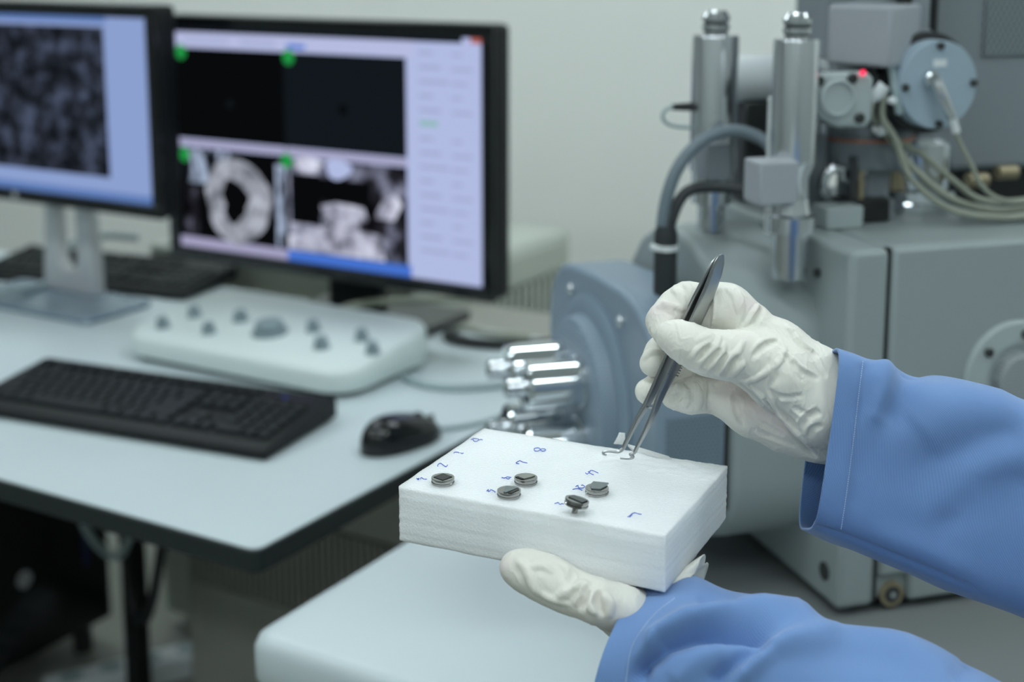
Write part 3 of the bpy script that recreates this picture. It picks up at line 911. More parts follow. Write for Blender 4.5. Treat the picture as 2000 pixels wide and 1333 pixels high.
# grey housing turned on the column
hb = MB()
cb_, sb_ = math.cos(math.radians(-58)), math.sin(math.radians(-58))
hb.obox((0.072, 0.100, 0.503), (0.031 * cb_, 0.031 * sb_, 0), (-0.031 * sb_, 0.031 * cb_, 0), (0, 0, 0.027))
hb.build('column_housing', 'sem_box', sem, bevel=0.004, seg=3)
MB().box(0.044, 0.15, 0.132, 0.150, 0.478, 0.86).build('housing_back', 'sem_mid', sem, bevel=0.003)

# column with copper gasket
CU, CV = 0.090, 0.140
MB().lathe((CU, CV, 0), (0, 0, 1), [(0.030, 0.33), (0.030, 0.345), (0.024, 0.348), (0.024, 0.372), (0.040, 0.380), (0.044, 0.400), (0.044, 0.4045)], 48).build('column_base', 'sem_mid', sem)
MB().lathe((CU, CV, 0), (0, 0, 1), [(0.0455, 0.4045), (0.0455, 0.4072)], 48).build('copper_gasket', 'copper', sem)
MB().lathe((CU, CV, 0), (0, 0, 1), [(0.043, 0.4072), (0.040, 0.418), (0.030, 0.422), (0.030, 0.500), (0.026, 0.56), (0.026, 0.80)], 48).build('column', 'sem_mid', sem)
for k in range(5):
    t = math.radians(-150 + k * 26)
    bolt((CU + 0.0355 * math.cos(t), CV + 0.0355 * math.sin(t), 0.4185), (0.4 * math.cos(t), 0.4 * math.sin(t), 1), 0.0035, mm='cable_black')
MB().lathe((0.162, 0.165, 0), (0, 0, 1), [(0.046, 0.329), (0.046, 0.339), (0.040, 0.340), (0.040, 0.350), (0.034, 0.352), (0.034, 0.395), (0.028, 0.40)], 48).build('pumping_port', 'chrome', sem)
MB().lathe((0.128, 0.150, 0), (0, 0, 1), [(0.012, 0.352), (0.012, 0.395)], 20).build('port_pillar', 'brass', sem)
for u_, h_ in ((0.19, 0.362), (0.222, 0.368)):
    MB().cyl((u_, 0.12, h_), (u_ + 0.02, 0.118, h_), 0.007, n=16).build('pipe_union', 'brass', sem)

# clamps, blocks and small hardware around the column
MB().box(0.0229, 0.0600, 0.085, 0.115, 0.3295, 0.3500).build('slide_bar', 'sem_light', sem, bevel=0.002)
MB().tube([(0.043, 0.12, 0.352), (0.036, 0.118, 0.365), (0.040, 0.116, 0.378), (0.053, 0.116, 0.380), (0.057, 0.118, 0.37)], 0.0045, 10).build('clamp_lever', 'chrome_soft', sem)
MB().tube([(0.062, 0.118, 0.366), (0.070, 0.114, 0.374), (0.080, 0.112, 0.382)], 0.004, 10).build('clamp_lever', 'chrome_soft', sem)
MB().box(0.045, 0.100, 0.105, 0.135, 0.3295, 0.352).build('clamp_block', 'cable_black', sem, bevel=0.003)
MB().cyl((0.062, 0.110, 0.352), (0.062, 0.110, 0.392), 0.004, n=14).build('clamp_stud', 'steel_dark', sem)
MB().cyl((0.071, 0.112, 0.352), (0.071, 0.112, 0.386), 0.0035, n=14).build('clamp_stud', 'brass', sem)
MB().cyl((0.040, 0.140, 0.33), (0.040, 0.140, 0.44), 0.011, n=24).build('support_column', 'sem_mid', sem)
MB().cyl((0.012, 0.13, 0.33), (0.012, 0.13, 0.44), 0.009, n=20).build('support_rod', 'hose_dark', sem)

# tall instrument rack panel at right with pierced vent
MB().box(0.150, 0.62, 0.150, 0.40, 0.366, 0.86).build('rack_housing', 'sem_mid', sem, bevel=0.006)
MB().box(0.219, 0.44, 0.1475, 0.1505, 0.476, 0.66).build('rack_vent', 'perf_top', sem, bevel=0.001)
MB().box(0.17, 0.60, 0.17, 0.29, 0.33, 0.367).build('rack_plinth', 'cable_black', sem)

# round blue grey flange with cable
FU, FH = 0.1140, 0.4600
MB().lathe((FU, 0.125, FH), (0, -1, 0), [(0.043, 0), (0.0455, 0.004), (0.0455, 0.046), (0.040, 0.048)], 56).build('lens_barrel', 'cable_black', sem)
MB().lathe((FU, 0.079, FH), (0, -1, 0), [(0.0392, 0), (0.0392, 0.017), (0.0382, 0.019), (0.03, 0.0192)], 56).build('round_flange', 'sem_blue_pale', sem)
for k in range(4):
    t = math.radians(90 * k + 2)
    bolt((FU + 0.0345 * math.cos(t), 0.0600, FH + 0.0345 * math.sin(t)), (0, -1, 0), 0.0034)
MB().box(FU - 0.007, FU + 0.006, 0.0590, 0.0600, FH + 0.016, FH + 0.0225).build('flange_label', 'white_plastic', sem)
MB().lathe((0.1035, 0.0600, 0.4665), (0.05, -1, -0.1), [(0.0075, 0), (0.0075, 0.006), (0.006, 0.008)], 20).build('socket', 'chrome', sem)
pth = [np.array(q) for q in ((0.1035, 0.050, 0.4650), (0.1078, 0.046, 0.4528), (0.1193, 0.045, 0.4322))]
MB().tube(pth, [0.0058, 0.0055, 0.0042], 16).build('cable_plug', 'chrome_soft', sem)
MB().tube([(0.1185, 0.045, 0.4335), (0.1245, 0.046, 0.4195)], 0.0038, 14, 1).build('plug_sleeve', 'white_plastic', sem)
MB().tube([(0.124, 0.046, 0.4205), (0.1286, 0.048, 0.412), (0.1461, 0.05, 0.3865), (0.1581, 0.052, 0.3690), (0.1804, 0.058, 0.3554), (0.2100, 0.065, 0.3500), (0.26, 0.08, 0.352)], 0.0022, 10).build('signal_cable', 'cable_beige', sem)
MB().lathe((FU - 0.0015, 0.098, FH + 0.040), (0, 0, 1), [(0.014, 0), (0.014, 0.006), (0.0115, 0.007), (0.0115, 0.30)], 28).build('column_pipe', 'sem_mid', sem)
MB().box(FU - 0.018, FU - 0.0125, 0.090, 0.106, FH + 0.044, 0.80).build('pipe_rail', 'cable_black', sem)
MB().box(FU + 0.0095, FU + 0.015, 0.090, 0.106, FH + 0.044, 0.80).build('pipe_rail', 'cable_black', sem)

# bundle of hoses sagging to the right
for k, (dv, dh, r, mm) in enumerate(((0, 0, 0.0033, 'cable_beige'), (-0.012, -0.008, 0.0030, 'cable_beige'), (0.010, 0.012, 0.0030, 'cable_beige'), (0.02, -0.002, 0.0026, 'hose'))):
    MB().tube([(0.066 + k * 0.002, 0.085 + dv, 0.452), (0.062 + k * 0.003, 0.082 + dv, 0.432), (0.0807 + dh * 0.3, 0.080 + dv, 0.4115), (0.1032 + dh, 0.080 + dv, 0.3847 + dh), (0.1421 + dh, 0.078 + dv, 0.3556 + dh), (0.1813, 0.074 + dv, 0.3395 + dh * 0.6 + 0.003), (0.2253, 0.074 + dv, 0.3420 + dh * 0.4), (0.29, 0.08 + dv, 0.352)], r, 10).build('sagging_hose', mm, sem)
MB().lathe((0.0665, 0.078, 0.424), (0.6, 0, -0.5), [(0.0075, 0), (0.0075, 0.007)], 16).build('hose_clip', 'white_tie', sem)
MB().tube([(0.064, 0.09, 0.475), (0.069, 0.085, 0.455), (0.072, 0.082, 0.43), (0.084, 0.08, 0.412)], 0.006, 12).build('cable_sleeve', 'hose_dark', sem)
MB().tube([(0.0715, 0.07, 0.476), (0.0745, 0.066, 0.455), (0.078, 0.064, 0.435)], 0.0035, 12).build('cable_sleeve', 'cable_grey', sem)
#SECTION3
# ------------------------------------------------------------------ foam block
KZ = 1.0325
BA = np.array([-0.06145, 0.73372, KZ])
BB = np.array([0.07676, 0.66863, KZ])
BD = np.array([-0.02030, 0.83022, KZ])
bx = (BB - BA)
BL = np.linalg.norm(bx) * 1.0
bx /= np.linalg.norm(bx)
by = np.array([-bx[1], bx[0], 0])
BWD = 0.1050
BT = 0.0312
foam_rot = math.atan2(bx[1], bx[0])

fm = mat('white_foam', (0.865, 0.89, 0.90), 0.5, sss=0.9)
fm.node_tree.nodes['Principled BSDF'].inputs['Subsurface Scale'].default_value = 0.014
nt = fm.node_tree
P_ = nt.nodes['Principled BSDF']
tc = [n for n in nt.nodes if n.type == 'TEX_COORD'][0]
vo = nt.nodes.new('ShaderNodeTexVoronoi')
vo.inputs['Scale'].default_value = 820
n2 = nt.nodes.new('ShaderNodeTexNoise')
n2.inputs['Scale'].default_value = 520
n2.inputs['Detail'].default_value = 3
nt.links.new(tc.outputs['Object'], vo.inputs['Vector'])
nt.links.new(tc.outputs['Object'], n2.inputs['Vector'])
ad = nt.nodes.new('ShaderNodeMath')
nt.links.new(vo.outputs['Distance'], ad.inputs[0])
hf = nt.nodes.new('ShaderNodeMath')
hf.operation = 'MULTIPLY'
hf.inputs[1].default_value = 0.35
nt.links.new(n2.outputs['Fac'], hf.inputs[0])
nt.links.new(hf.outputs[0], ad.inputs[1])
bp = nt.nodes.new('ShaderNodeBump')
bp.inputs['Strength'].default_value = 0.5
bp.inputs['Distance'].default_value = 0.0005
nt.links.new(ad.outputs[0], bp.inputs['Height'])
nt.links.new(bp.outputs['Normal'], P_.inputs['Normal'])
P_.inputs['Specular IOR Level'].default_value = 0.6
vc = nt.nodes.new('ShaderNodeTexVoronoi')
vc.inputs['Scale'].default_value = 1300
nt.links.new(tc.outputs['Object'], vc.inputs['Vector'])
b2 = nt.nodes.new('ShaderNodeBump')
b2.inputs['Strength'].default_value = 1.0
b2.inputs['Distance'].default_value = 0.0010
nt.links.new(vc.outputs['Distance'], b2.inputs['Height'])
P_.inputs['Coat Weight'].default_value = 0.6
P_.inputs['Coat Roughness'].default_value = 0.06
nt.links.new(b2.outputs['Normal'], P_.inputs['Coat Normal'])
M['foam'] = fm

fo = empty('foam_block', tuple(BA), foam_rot, 'white foam block with blue handwritten numbers, held up in a gloved hand', 'foam block')


def grid_box(Lx, Ly, Lz, step):
    nx, ny, nz = [max(2, int(round(q / step))) for q in (Lx, Ly, Lz)]
    idx = {}
    V_ = []
    F_ = []

    def vid(i, j, k):
        key = (i, j, k)
        if key not in idx:
            idx[key] = len(V_)
            V_.append((Lx * i / nx, Ly * j / ny, -Lz + Lz * k / nz))
        return idx[key]
    for i in range(nx):
        for j in range(ny):
            F_.append((vid(i, j, nz), vid(i + 1, j, nz), vid(i + 1, j + 1, nz), vid(i, j + 1, nz)))
            F_.append((vid(i, j, 0), vid(i, j + 1, 0), vid(i + 1, j + 1, 0), vid(i + 1, j, 0)))
    for i in range(nx):
        for k in range(nz):
            F_.append((vid(i, 0, k), vid(i + 1, 0, k), vid(i + 1, 0, k + 1), vid(i, 0, k + 1)))
            F_.append((vid(i, ny, k), vid(i, ny, k + 1), vid(i + 1, ny, k + 1), vid(i + 1, ny, k)))
    for j in range(ny):
        for k in range(nz):
            F_.append((vid(0, j, k), vid(0, j, k + 1), vid(0, j + 1, k + 1), vid(0, j + 1, k)))
            F_.append((vid(nx, j, k), vid(nx, j + 1, k), vid(nx, j + 1, k + 1), vid(nx, j, k + 1)))
    return np.array(V_), F_


V_, F_ = grid_box(BL, BWD, BT, 0.00105)
cen = np.array([BL / 2, BWD / 2, -BT / 2])
out = np.empty_like(V_)
lay = [0.0, -0.0055, -0.0115, -0.0165, -0.0225, -0.027]
for i, p in enumerate(V_):
    x, y, z = p
    e = noise.noise(Vector((x * 900, y * 900, z * 900)))
    g = noise.noise(Vector((x * 60, y * 60, z * 60)))
    d = np.zeros(3)
    onx = min(x, BL - x) < 1e-6
    ony = min(y, BWD - y) < 1e-6
    onz = min(-z, z + BT) < 1e-6
    amp = 0.00007 * e + 0.0003 * g
    if onx:
        d[0] += (amp + 0.0004 * noise.noise(Vector((7, 3, z * 420)))) * (1 if x > BL / 2 else -1)
    if ony:
        d[1] += (amp + 0.0004 * noise.noise(Vector((1, 9, z * 380)))) * (1 if y > BWD / 2 else -1)
    if onz:
        top = z > -BT / 2
        d[2] += (0.00013 * e + 0.0002 * g) * (1 if top else -1)
        if top and y > BWD * 0.75 and x > BL * 0.55:
            d[2] += 0.0006 * noise.noise(Vector((x * 160, y * 160, 5)))
        if not top:
            d[2] += 0.0018 * noise.noise(Vector((x * 25, y * 25, 2))) * (1 if y < BWD / 2 else 0.3)
    if onx + ony + onz >= 2:
        q = (cen - p)
        d += 0.0012 * (0.55 + e) * np.array([np.sign(q[0]) * onx, np.sign(q[1]) * ony, np.sign(q[2]) * onz])
    out[i] = p + d
mb = MB()
mb.add(out, F_)
mb.build('foam_body', 'foam', fo, smooth=180, fix=False)


def blk(x, y, up=0.0):
    """pixel on the foam top -> block coordinates"""
    q = ZP(x, y, KZ + up) - BA
    return np.array([q @ bx, q @ by, up])


# loose torn shreds on the back edge
fl = MB()
a0, a1 = blk(1200, 866), blk(1222, 868)
pts = [(a0, 0.0), (a1, 0.0)]
for k in range(5):
    z0_, z1_ = k * 0.0013, (k + 1) * 0.0013 + (0.0006 if k == 4 else 0)
    s0, s1 = 1 - k * 0.10, 1 - (k + 1) * 0.10
    c0 = (a0 + a1) / 2 + np.array([0.0003 * k, 0, 0])
    c1 = (a0 + a1) / 2 + np.array([0.0003 * (k + 1), 0, 0])
    h_ = (a1 - a0) / 2
    for yy in (-0.0006, 0.0006):
        o_ = np.array([0, yy - 0.001, 0])
        fl.quad(c0 - h_ * s0 + o_ + (0, 0, z0_), c0 + h_ * s0 + o_ + (0, 0, z0_), c1 + h_ * s1 + o_ + (0, 0, z1_), c1 - h_ * s1 + o_ + (0, 0, z1_))
    for sg in (-1, 1):
        fl.quad(c0 + sg * h_ * s0 + (0, -0.0016, z0_), c0 + sg * h_ * s0 + (0, -0.0004, z0_), c1 + sg * h_ * s1 + (0, -0.0004, z1_), c1 + sg * h_ * s1 + (0, -0.0016, z1_))
tp_ = c1 + np.array([0, -0.001, z1_])
fl.quad(tp_ - h_ * s1 + (0, -0.0006, 0), tp_ + h_ * s1 + (0, -0.0006, 0), tp_ + h_ * s1 + (0, 0.0006, 0), tp_ - h_ * s1 + (0, 0.0006, 0))
fl.build('torn_flap', 'foam', fo, smooth=0)
tl = MB()
q0 = [blk(1225, 869), blk(1262, 880), blk(1305, 893), blk(1312, 898), blk(1290, 897), blk(1240, 884)]
tl.prism([(p[0], p[1] + 0.0005) for p in q0], XYZ, -0.0014, 0.0005)
tl.build('torn_lip', 'foam', fo, smooth=0, bevel=0.0004)

# handwritten numerals: strokes in pen, lying on the foam


def strokes(org, sc, lst):
    return [[(org[0] + x / sc, org[1] + y / sc) for x, y in s] for s in lst]


o1, o2, o3 = ((800, 840), 11.107), ((950, 850), 8.887), ((1070, 900), 10.0)
NUM = [
    strokes(*o1, [[(1330, 215), (1380, 215), (1390, 250), (1440, 262), (1475, 250), (1500, 212), (1370, 190)], [(1520, 230), (1550, 215), (1580, 230)]]),
    strokes(*o1, [[(960, 515), (975, 495), (1050, 495), (1075, 510)], [(1105, 508), (1140, 525), (1165, 510)]]),
    strokes(*o1, [[(610, 800), (615, 765), (660, 735), (700, 750), (775, 805), (805, 795), (825, 770)]]),
    strokes(*o1, [[(155, 1060), (190, 1095), (205, 1060), (165, 1080), (200, 1085)], [(235, 1080), (255, 1045), (310, 1080), (375, 1080)]]),
    strokes(*o2, [[(830, 265), (835, 240), (900, 230), (935, 255), (900, 285), (845, 285), (830, 265)], [(935, 260), (975, 245), (1020, 255), (1025, 275), (980, 290), (945, 275), (935, 258)]]),
    strokes(*o2, [[(565, 510), (515, 492), (580, 455), (620, 475), (710, 495)]]),
    strokes(*o2, [[(265, 745), (310, 755), (340, 745), (355, 765), (390, 770), (405, 742), (350, 735)], [(405, 740), (430, 745)]]),
    strokes(*o2, [[(5, 980), (35, 955), (30, 985), (60, 980), (75, 960), (120, 975), (155, 1000)]]),
    strokes(*o3, [[(735, 250), (770, 275), (800, 250), (895, 290)], [(790, 220), (815, 235), (830, 205), (890, 210), (985, 255)]]),
    strokes(*o3, [[(485, 575), (540, 560), (600, 560), (670, 590)], [(545, 515), (590, 495), (600, 540), (680, 545), (720, 520), (690, 490), (650, 490)]]),
    strokes(*o3, [[(135, 850), (200, 830), (240, 870), (270, 850), (310, 860)]]),
    strokes(*o3, [[(1560, 1110), (1600, 1090), (1640, 1050), (1700, 1030), (1760, 1050), (1830, 1060)], [(1600, 1115), (1645, 1065)]]),
]
for nm in NUM:
    mb = MB()
    for s in nm:
        P = [blk(x, y) + (0, 0, 0.0002) for x, y in s]
        mb.tube(P, 0.00024, 6, 3)
    mb.build('pen_numeral', 'ink', fo)


# ------------------------------------------------------------------ specimen stubs
def stub(px_, py_, label, sample, tilt=(0, 0), lift=0.0):
    """pixel of the top face centre"""
    top = 0.0034 + lift
    P = ZP(px_, py_, KZ + top)
    t = empty('specimen_stub', tuple(P - np.array([0, 0, top])), foam_rot, label, 'specimen stub', 'specimen stubs pushed into the foam block')
    t.rotation_euler = (math.radians(tilt[0]), math.radians(tilt[1]), foam_rot)
    R_ = 0.00635
    MB().lathe((0, 0, lift), (0, 0, 1), [(R_ * 0.9, 0), (R_ * 0.985, 0.0002), (R_, 0.0005), (R_, 0.0011), (R_ * 0.93, 0.0014), (R_ * 0.93, 0.0021), (R_, 0.0024), (R_, 0.0031), (R_ * 0.985, 0.0034), (R_ * 0.93, 0.0034)], 56).build('disc', 'stub', t)
    MB().cyl((0, 0, -0.006), (0, 0, lift + 0.0003), 0.0016, n=20).build('pin', 'stub', t)
    sample(t, top)
    return t


def chip(pts, mm, th=0.0004):
    def f(t, top):
        MB().prism([(x * 0.001, y * 0.001) for x, y in pts], XYZ, top, top + th).build('sample_chip', mm, t, smooth=0)
    return f


def rot(pts, deg):
    c, s = math.cos(math.radians(deg)), math.sin(math.radians(deg))
    return [(x * c - y * s, x * s + y * c) for x, y in pts]


stub(865, 932.5, 'metal stub carrying a black square chip, beside the number one', chip(rot([(-3.6, -3.6), (3.6, -3.6), (3.6, 3.6), (-3.6, 3.6)], 72), 'sample_black', 0.0003))


def two(t, top):
    chip(rot([(-4.2, -1.2), (0.2, -3.6), (3.2, 0.6), (4.2, 3.0), (0.5, 5.0), (-3.6, 3.4)], 5), 'sample_tan', 0.0005)(t, top)
    chip([(-5.0, -2.8), (-0.5, -4.2), (0.3, -3.3), (-3.6, -1.1)], 'sample_black', 0.0004)(t, top)


stub(1027, 932.5, 'metal stub with a rounded glassy tan sample, the rear one of a touching pair', two)


def three(t, top):
    chip(rot([(-3.8, 3.6), (3.4, 4.4), (0.8, -4.6), (-0.6, -4.8)], -4), 'sample_grey', 0.0005)(t, top)
    chip([(1.6, -4.6), (3.4, -4.0), (5.0, 2.2), (3.6, 3.8)], 'sample_black', 0.0003)(t, top)  # black sliver put in as a dark reflection beside the wafer


stub(994, 957.5, 'metal stub with a grey wedge shaped wafer piece, the front one of a touching pair', three)
stub(1166, 952.5, 'metal stub with a pale grey wafer piece overhanging its rear rim', chip(rot([(-3.6, 6.6), (4.8, 6.9), (4.6, 2.0), (2.6, -3.0), (-2.2, -3.6), (-4.2, 1.5)], 8), 'sample_grey', 0.0006))
stub(1122, 976, 'tilted metal stub standing proud of the foam with its pin showing', chip(rot([(-4.0, 3.2), (4.6, 3.0), (4.4, -2.6), (-4.2, -2.0)], -8), 'sample_dull', 0.0005), tilt=(-8, 9), lift=0.0040)

# ------------------------------------------------------------------ tweezers
FD = 0.790


def tdep(y):
    return 0.785 + (y - 500) / 390 * 0.019


tz = empty('tweezers', tuple(D(1205, 886, tdep(886))), 0, 'steel tweezers with hooked tips held by a gloved right hand', 'tweezers')
tloc = D(1205, 886, tdep(886))
axd = D(1230, 860, tdep(860)) - D(1405, 505, tdep(505))
axd /= np.linalg.norm(axd)
img = RT * 0.905 - UP * 0.425
nrm = 0.62 * img - 0.78 * FW
nrm -= axd * (nrm @ axd)
nrm /= np.linalg.norm(nrm)
wid = np.cross(axd, nrm)


def arm(path, front):
    P = []
    for i, (x, y) in enumerate(path):
        d = tdep(y)
        P.append(D(x, y, d))
    P = spline(P, 6)
    # arms part in depth as they open
    s = np.concatenate([[0], np.cumsum(np.linalg.norm(np.diff(P, axis=0), axis=1))])
    s /= s[-1]
    gap = np.interp(s, [0, 0.15, 0.5, 0.8, 1], [0.0, 0.0006, 0.0030, 0.0026, 0.0010])
    P = P + (-FW)[None, :] * (gap * (1 if front else -1))[:, None]
    wd = np.interp(s, [0, 0.012, 0.035, 0.08, 0.2, 0.45, 0.58, 0.75, 0.86, 0.93, 1], [2.2, 5.0, 7.4, 9.0, 9.8, 8.4, 6.2, 3.6, 2.2, 1.7, 1.1]) * 0.001
    th = np.interp(s, [0, 0.05, 0.3, 0.6, 0.86, 1], [1.0, 1.7, 1.9, 2.2, 1.9, 1.0]) * 0.001
    tan = np.gradient(P, axis=0)
    tan /= np.linalg.norm(tan, axis=1)[:, None]
    V_ = []
    m = 12
    for i in range(len(P)):
        wv = wid - tan[i] * (wid @ tan[i])
        wv /= np.linalg.norm(wv)
        nv = np.cross(wv, tan[i])
        for k in range(m):
            t = 2 * math.pi * (k + 0.5) / m
            c_, s_ = math.cos(t), math.sin(t)
            e = 0.35
            V_.append(P[i] + wv * (wd[i] / 2 * np.sign(c_) * abs(c_) ** e) + nv * (th[i] / 2 * np.sign(s_) * abs(s_) ** e) - tloc)
    F_ = [(i * m + k, i * m + (k + 1) % m, (i + 1) * m + (k + 1) % m, (i + 1) * m + k) for i in range(len(P) - 1) for k in range(m)]
    F_ += [tuple(range(m)), tuple(range((len(P) - 1) * m, len(P) * m))]
    return MB().add(V_, F_).build('arm', 'steel', tz, smooth=40)


LA = [(1408, 499), (1402, 509), (1384, 545), (1362, 590), (1340, 638), (1315, 690), (1292, 736), (1266, 788), (1246, 822), (1223, 866), (1217, 878), (1207, 884), (1188, 883), (1178.5, 884.5), (1179.5, 888.5), (1185, 890)]
RA = [(1411, 497), (1406, 508), (1394, 545), (1378, 585), (1357, 630), (1335, 678), (1322, 706), (1292, 766), (1271, 818), (1245, 870), (1238.5, 883), (1231, 887), (1235.5, 890.5), (1234.5, 894), (1226, 895.6), (1211, 895)]
arm(LA, False)
arm(RA, True)
sr = MB()
for k in range(9):
    x, y = 1330 - k * 2.4, 690 + k * 4.9
    c_ = D(x, y, tdep(y)) - FW * 0.0028 + nrm * 0.0009 - tloc
    sr.obox(c_, wid * 0.0044, nrm * 0.00035, axd * 0.00035)
o = sr.build('grip_serration', 'steel', tz)
o['kind'] = 'stuff'
pa = D(1263, 797, tdep(797)) + FW * 0.0026 - tloc
pb_ = D(1280, 797, tdep(797)) - FW * 0.0028 - tloc
MB().cyl(pa, pb_, 0.0007, n=12).build('guide_pin', 'steel', tz)
#SECTION4
# ------------------------------------------------------------------ gloved hands: smooth solid fields meshed with surface nets
def smin(a, b, k):
    h = np.maximum(k - np.abs(a - b), 0) / k
    return np.minimum(a, b) - h * h * k * 0.25


class Field:
    def __init__(s, lo, hi, h):
        s.lo = np.array(lo, float)
        s.h = h
        s.n = np.ceil((np.array(hi) - s.lo) / h).astype(int) + 1
        s.f = np.full(s.n, 0.05, np.float32)

    def blank(s):
        return np.full(s.n, 0.05, np.float32)

    def _box(s, P, m):
        P = np.atleast_2d(P)
        i0 = np.clip(np.floor((P.min(0) - m - s.lo) / s.h).astype(int), 0, s.n - 1)
        i1 = np.clip(np.ceil((P.max(0) + m - s.lo) / s.h).astype(int) + 1, 1, s.n)
        sl_ = tuple(slice(a, b) for a, b in zip(i0, i1))
        g = [(s.lo[k] + np.arange(i0[k], i1[k]) * s.h).astype(np.float32) for k in range(3)]
        return sl_, g

    def cone(s, arr, a, b, ra, rb, k=0.004, sub=False, flat=None):
        """round cone from a to b; flat=(axis, factor) squashes it along an axis"""
        a, b = np.asarray(a, float), np.asarray(b, float)
        mg = max(ra, rb) * 1.05 + k + 0.006
        sl_, g = s._box([a, b], mg)
        X, Y, Z_ = np.meshgrid(*g, indexing='ij', sparse=True)
        ab = b - a
        L2 = ab @ ab + 1e-12
        px, py, pz = X - a[0], Y - a[1], Z_ - a[2]
        t = np.clip((px * ab[0] + py * ab[1] + pz * ab[2]) / L2, 0, 1)
        dx, dy, dz = px - t * ab[0], py - t * ab[1], pz - t * ab[2]
        if flat is not None:
            ax, fc = flat
            q = dx * ax[0] + dy * ax[1] + dz * ax[2]
            e = q * (1 / fc - 1)
            dx, dy, dz = dx + e * ax[0], dy + e * ax[1], dz + e * ax[2]
        d = np.sqrt(dx * dx + dy * dy + dz * dz) - (ra + t * (rb - ra))
        if sub:
            arr[sl_] = -smin(-arr[sl_], d, k)
        else:
            arr[sl_] = smin(arr[sl_], d.astype(np.float32), k)

    def sample(s, P):
        q = (P - s.lo) / s.h
        q = np.clip(q, 0, np.array(s.n) - 1.001)
        i = q.astype(int)
        t = q - i
        f = s.f
        r = 0
        for dx in (0, 1):
            for dy in (0, 1):
                for dz in (0, 1):
                    wgt = (t[:, 0] if dx else 1 - t[:, 0]) * (t[:, 1] if dy else 1 - t[:, 1]) * (t[:, 2] if dz else 1 - t[:, 2])
                    r = r + wgt * f[i[:, 0] + dx, i[:, 1] + dy, i[:, 2] + dz]
        return r

    def surf(s, pix, d0, d1):
        """first surface points met by rays through pixels"""
        ds = np.arange(d0, d1, 0.0004)
        out_ = []
        for x, y in pix:
            r = ray(x, y)
            P = C + r[None, :] * ds[:, None]
            v = s.sample(P)
            w_ = np.where(v < 0)[0]
            if len(w_):
                out_.append(P[w_[0]])
        return out_

    def ridge(s, pix, r, d0, d1, sub=False, sink=0.3, k=0.0022, n=5):
        P2 = spline(pix, n)
        H_ = s.surf(P2, d0, d1)
        m = len(H_)
        for i in range(m - 1):
            if np.linalg.norm(H_[i + 1] - H_[i]) > 0.008:
                continue
            e0 = min(1, 0.35 + 2.2 * min(i, m - 1 - i) / m)
            e1 = min(1, 0.35 + 2.2 * min(i + 1, m - 2 - i) / m)
            dlt = FW * (r * (sink if not sub else -0.15))
            s.cone(s.f, H_[i] + dlt, H_[i + 1] + dlt, r * e0, r * max(0.3, e1), k, sub)

    def mesh(s):
        f = s.f
        S = f < 0
        nx, ny, nz = f.shape
        c = np.zeros((nx - 1, ny - 1, nz - 1), np.uint8)
        for dx in (0, 1):
            for dy in (0, 1):
                for dz in (0, 1):
                    c += S[dx:nx - 1 + dx, dy:ny - 1 + dy, dz:nz - 1 + dz]
        act = (c > 0) & (c < 8)
        I = np.argwhere(act)
        num = np.full(act.shape, -1, np.int64)
        num[act] = np.arange(len(I))
        acc = np.zeros((len(I), 3))
        cnt = np.zeros(len(I))
        cor = [(0, 0, 0), (1, 0, 0), (0, 1, 0), (1, 1, 0), (0, 0, 1), (1, 0, 1), (0, 1, 1), (1, 1, 1)]
        val = [f[I[:, 0] + a, I[:, 1] + b, I[:, 2] + e] for a, b, e in cor]
        for p in range(8):
            for q in range(p + 1, 8):
                if sum(abs(x - y) for x, y in zip(cor[p], cor[q])) != 1:
                    continue
                va, vb = val[p], val[q]
                m = (va < 0) != (vb < 0)
                t = np.where(m, va / np.where(m, va - vb, 1), 0)
                cp, cq = np.array(cor[p]), np.array(cor[q])
                acc += np.where(m[:, None], cp[None] + t[:, None] * (cq - cp)[None], 0)
                cnt += m
        V_ = s.lo + (I + acc / cnt[:, None]) * s.h
        F_ = []
        for ax in range(3):
            A = np.take(S, range(f.shape[ax] - 1), ax)
            B = np.take(S, range(1, f.shape[ax]), ax)
            E_ = np.argwhere(A != B)
            o1_, o2_ = [q for q in range(3) if q != ax]
            E_ = E_[(E_[:, o1_] > 0) & (E_[:, o2_] > 0) & (E_[:, o1_] < f.shape[o1_] - 1) & (E_[:, o2_] < f.shape[o2_] - 1)]
            sg = A[E_[:, 0], E_[:, 1], E_[:, 2]]
            ids = []
            for a, b in ((0, 0), (1, 0), (1, 1), (0, 1)):
                G = E_.copy()
                G[:, o1_] -= a
                G[:, o2_] -= b
                ids.append(num[G[:, 0], G[:, 1], G[:, 2]])
            Q = np.stack(ids, 1)
            flip = sg if ax != 1 else ~sg
            Q[flip] = Q[flip][:, ::-1]
            F_.append(Q)
        return V_, np.vstack(F_)


def np_mesh(name, V_, Q, m, parent, amp=0.0, origin=None):
    me = bpy.data.meshes.new(name)
    V_ = V_ - (origin if origin is not None else 0)
    me.vertices.add(len(V_))
    me.vertices.foreach_set('co', V_.astype(np.float32).ravel())
    me.loops.add(Q.size)
    me.loops.foreach_set('vertex_index', Q.astype(np.int32).ravel())
    me.polygons.add(len(Q))
    me.polygons.foreach_set('loop_start', np.arange(0, Q.size, 4, dtype=np.int32))
    me.polygons.foreach_set('use_smooth', np.ones(len(Q), bool))
    me.update(calc_edges=True)
    me.validate()
    me.materials.append(m)
    o = bpy.data.objects.new(name, me)
    link(o)
    o.parent = parent
    return o


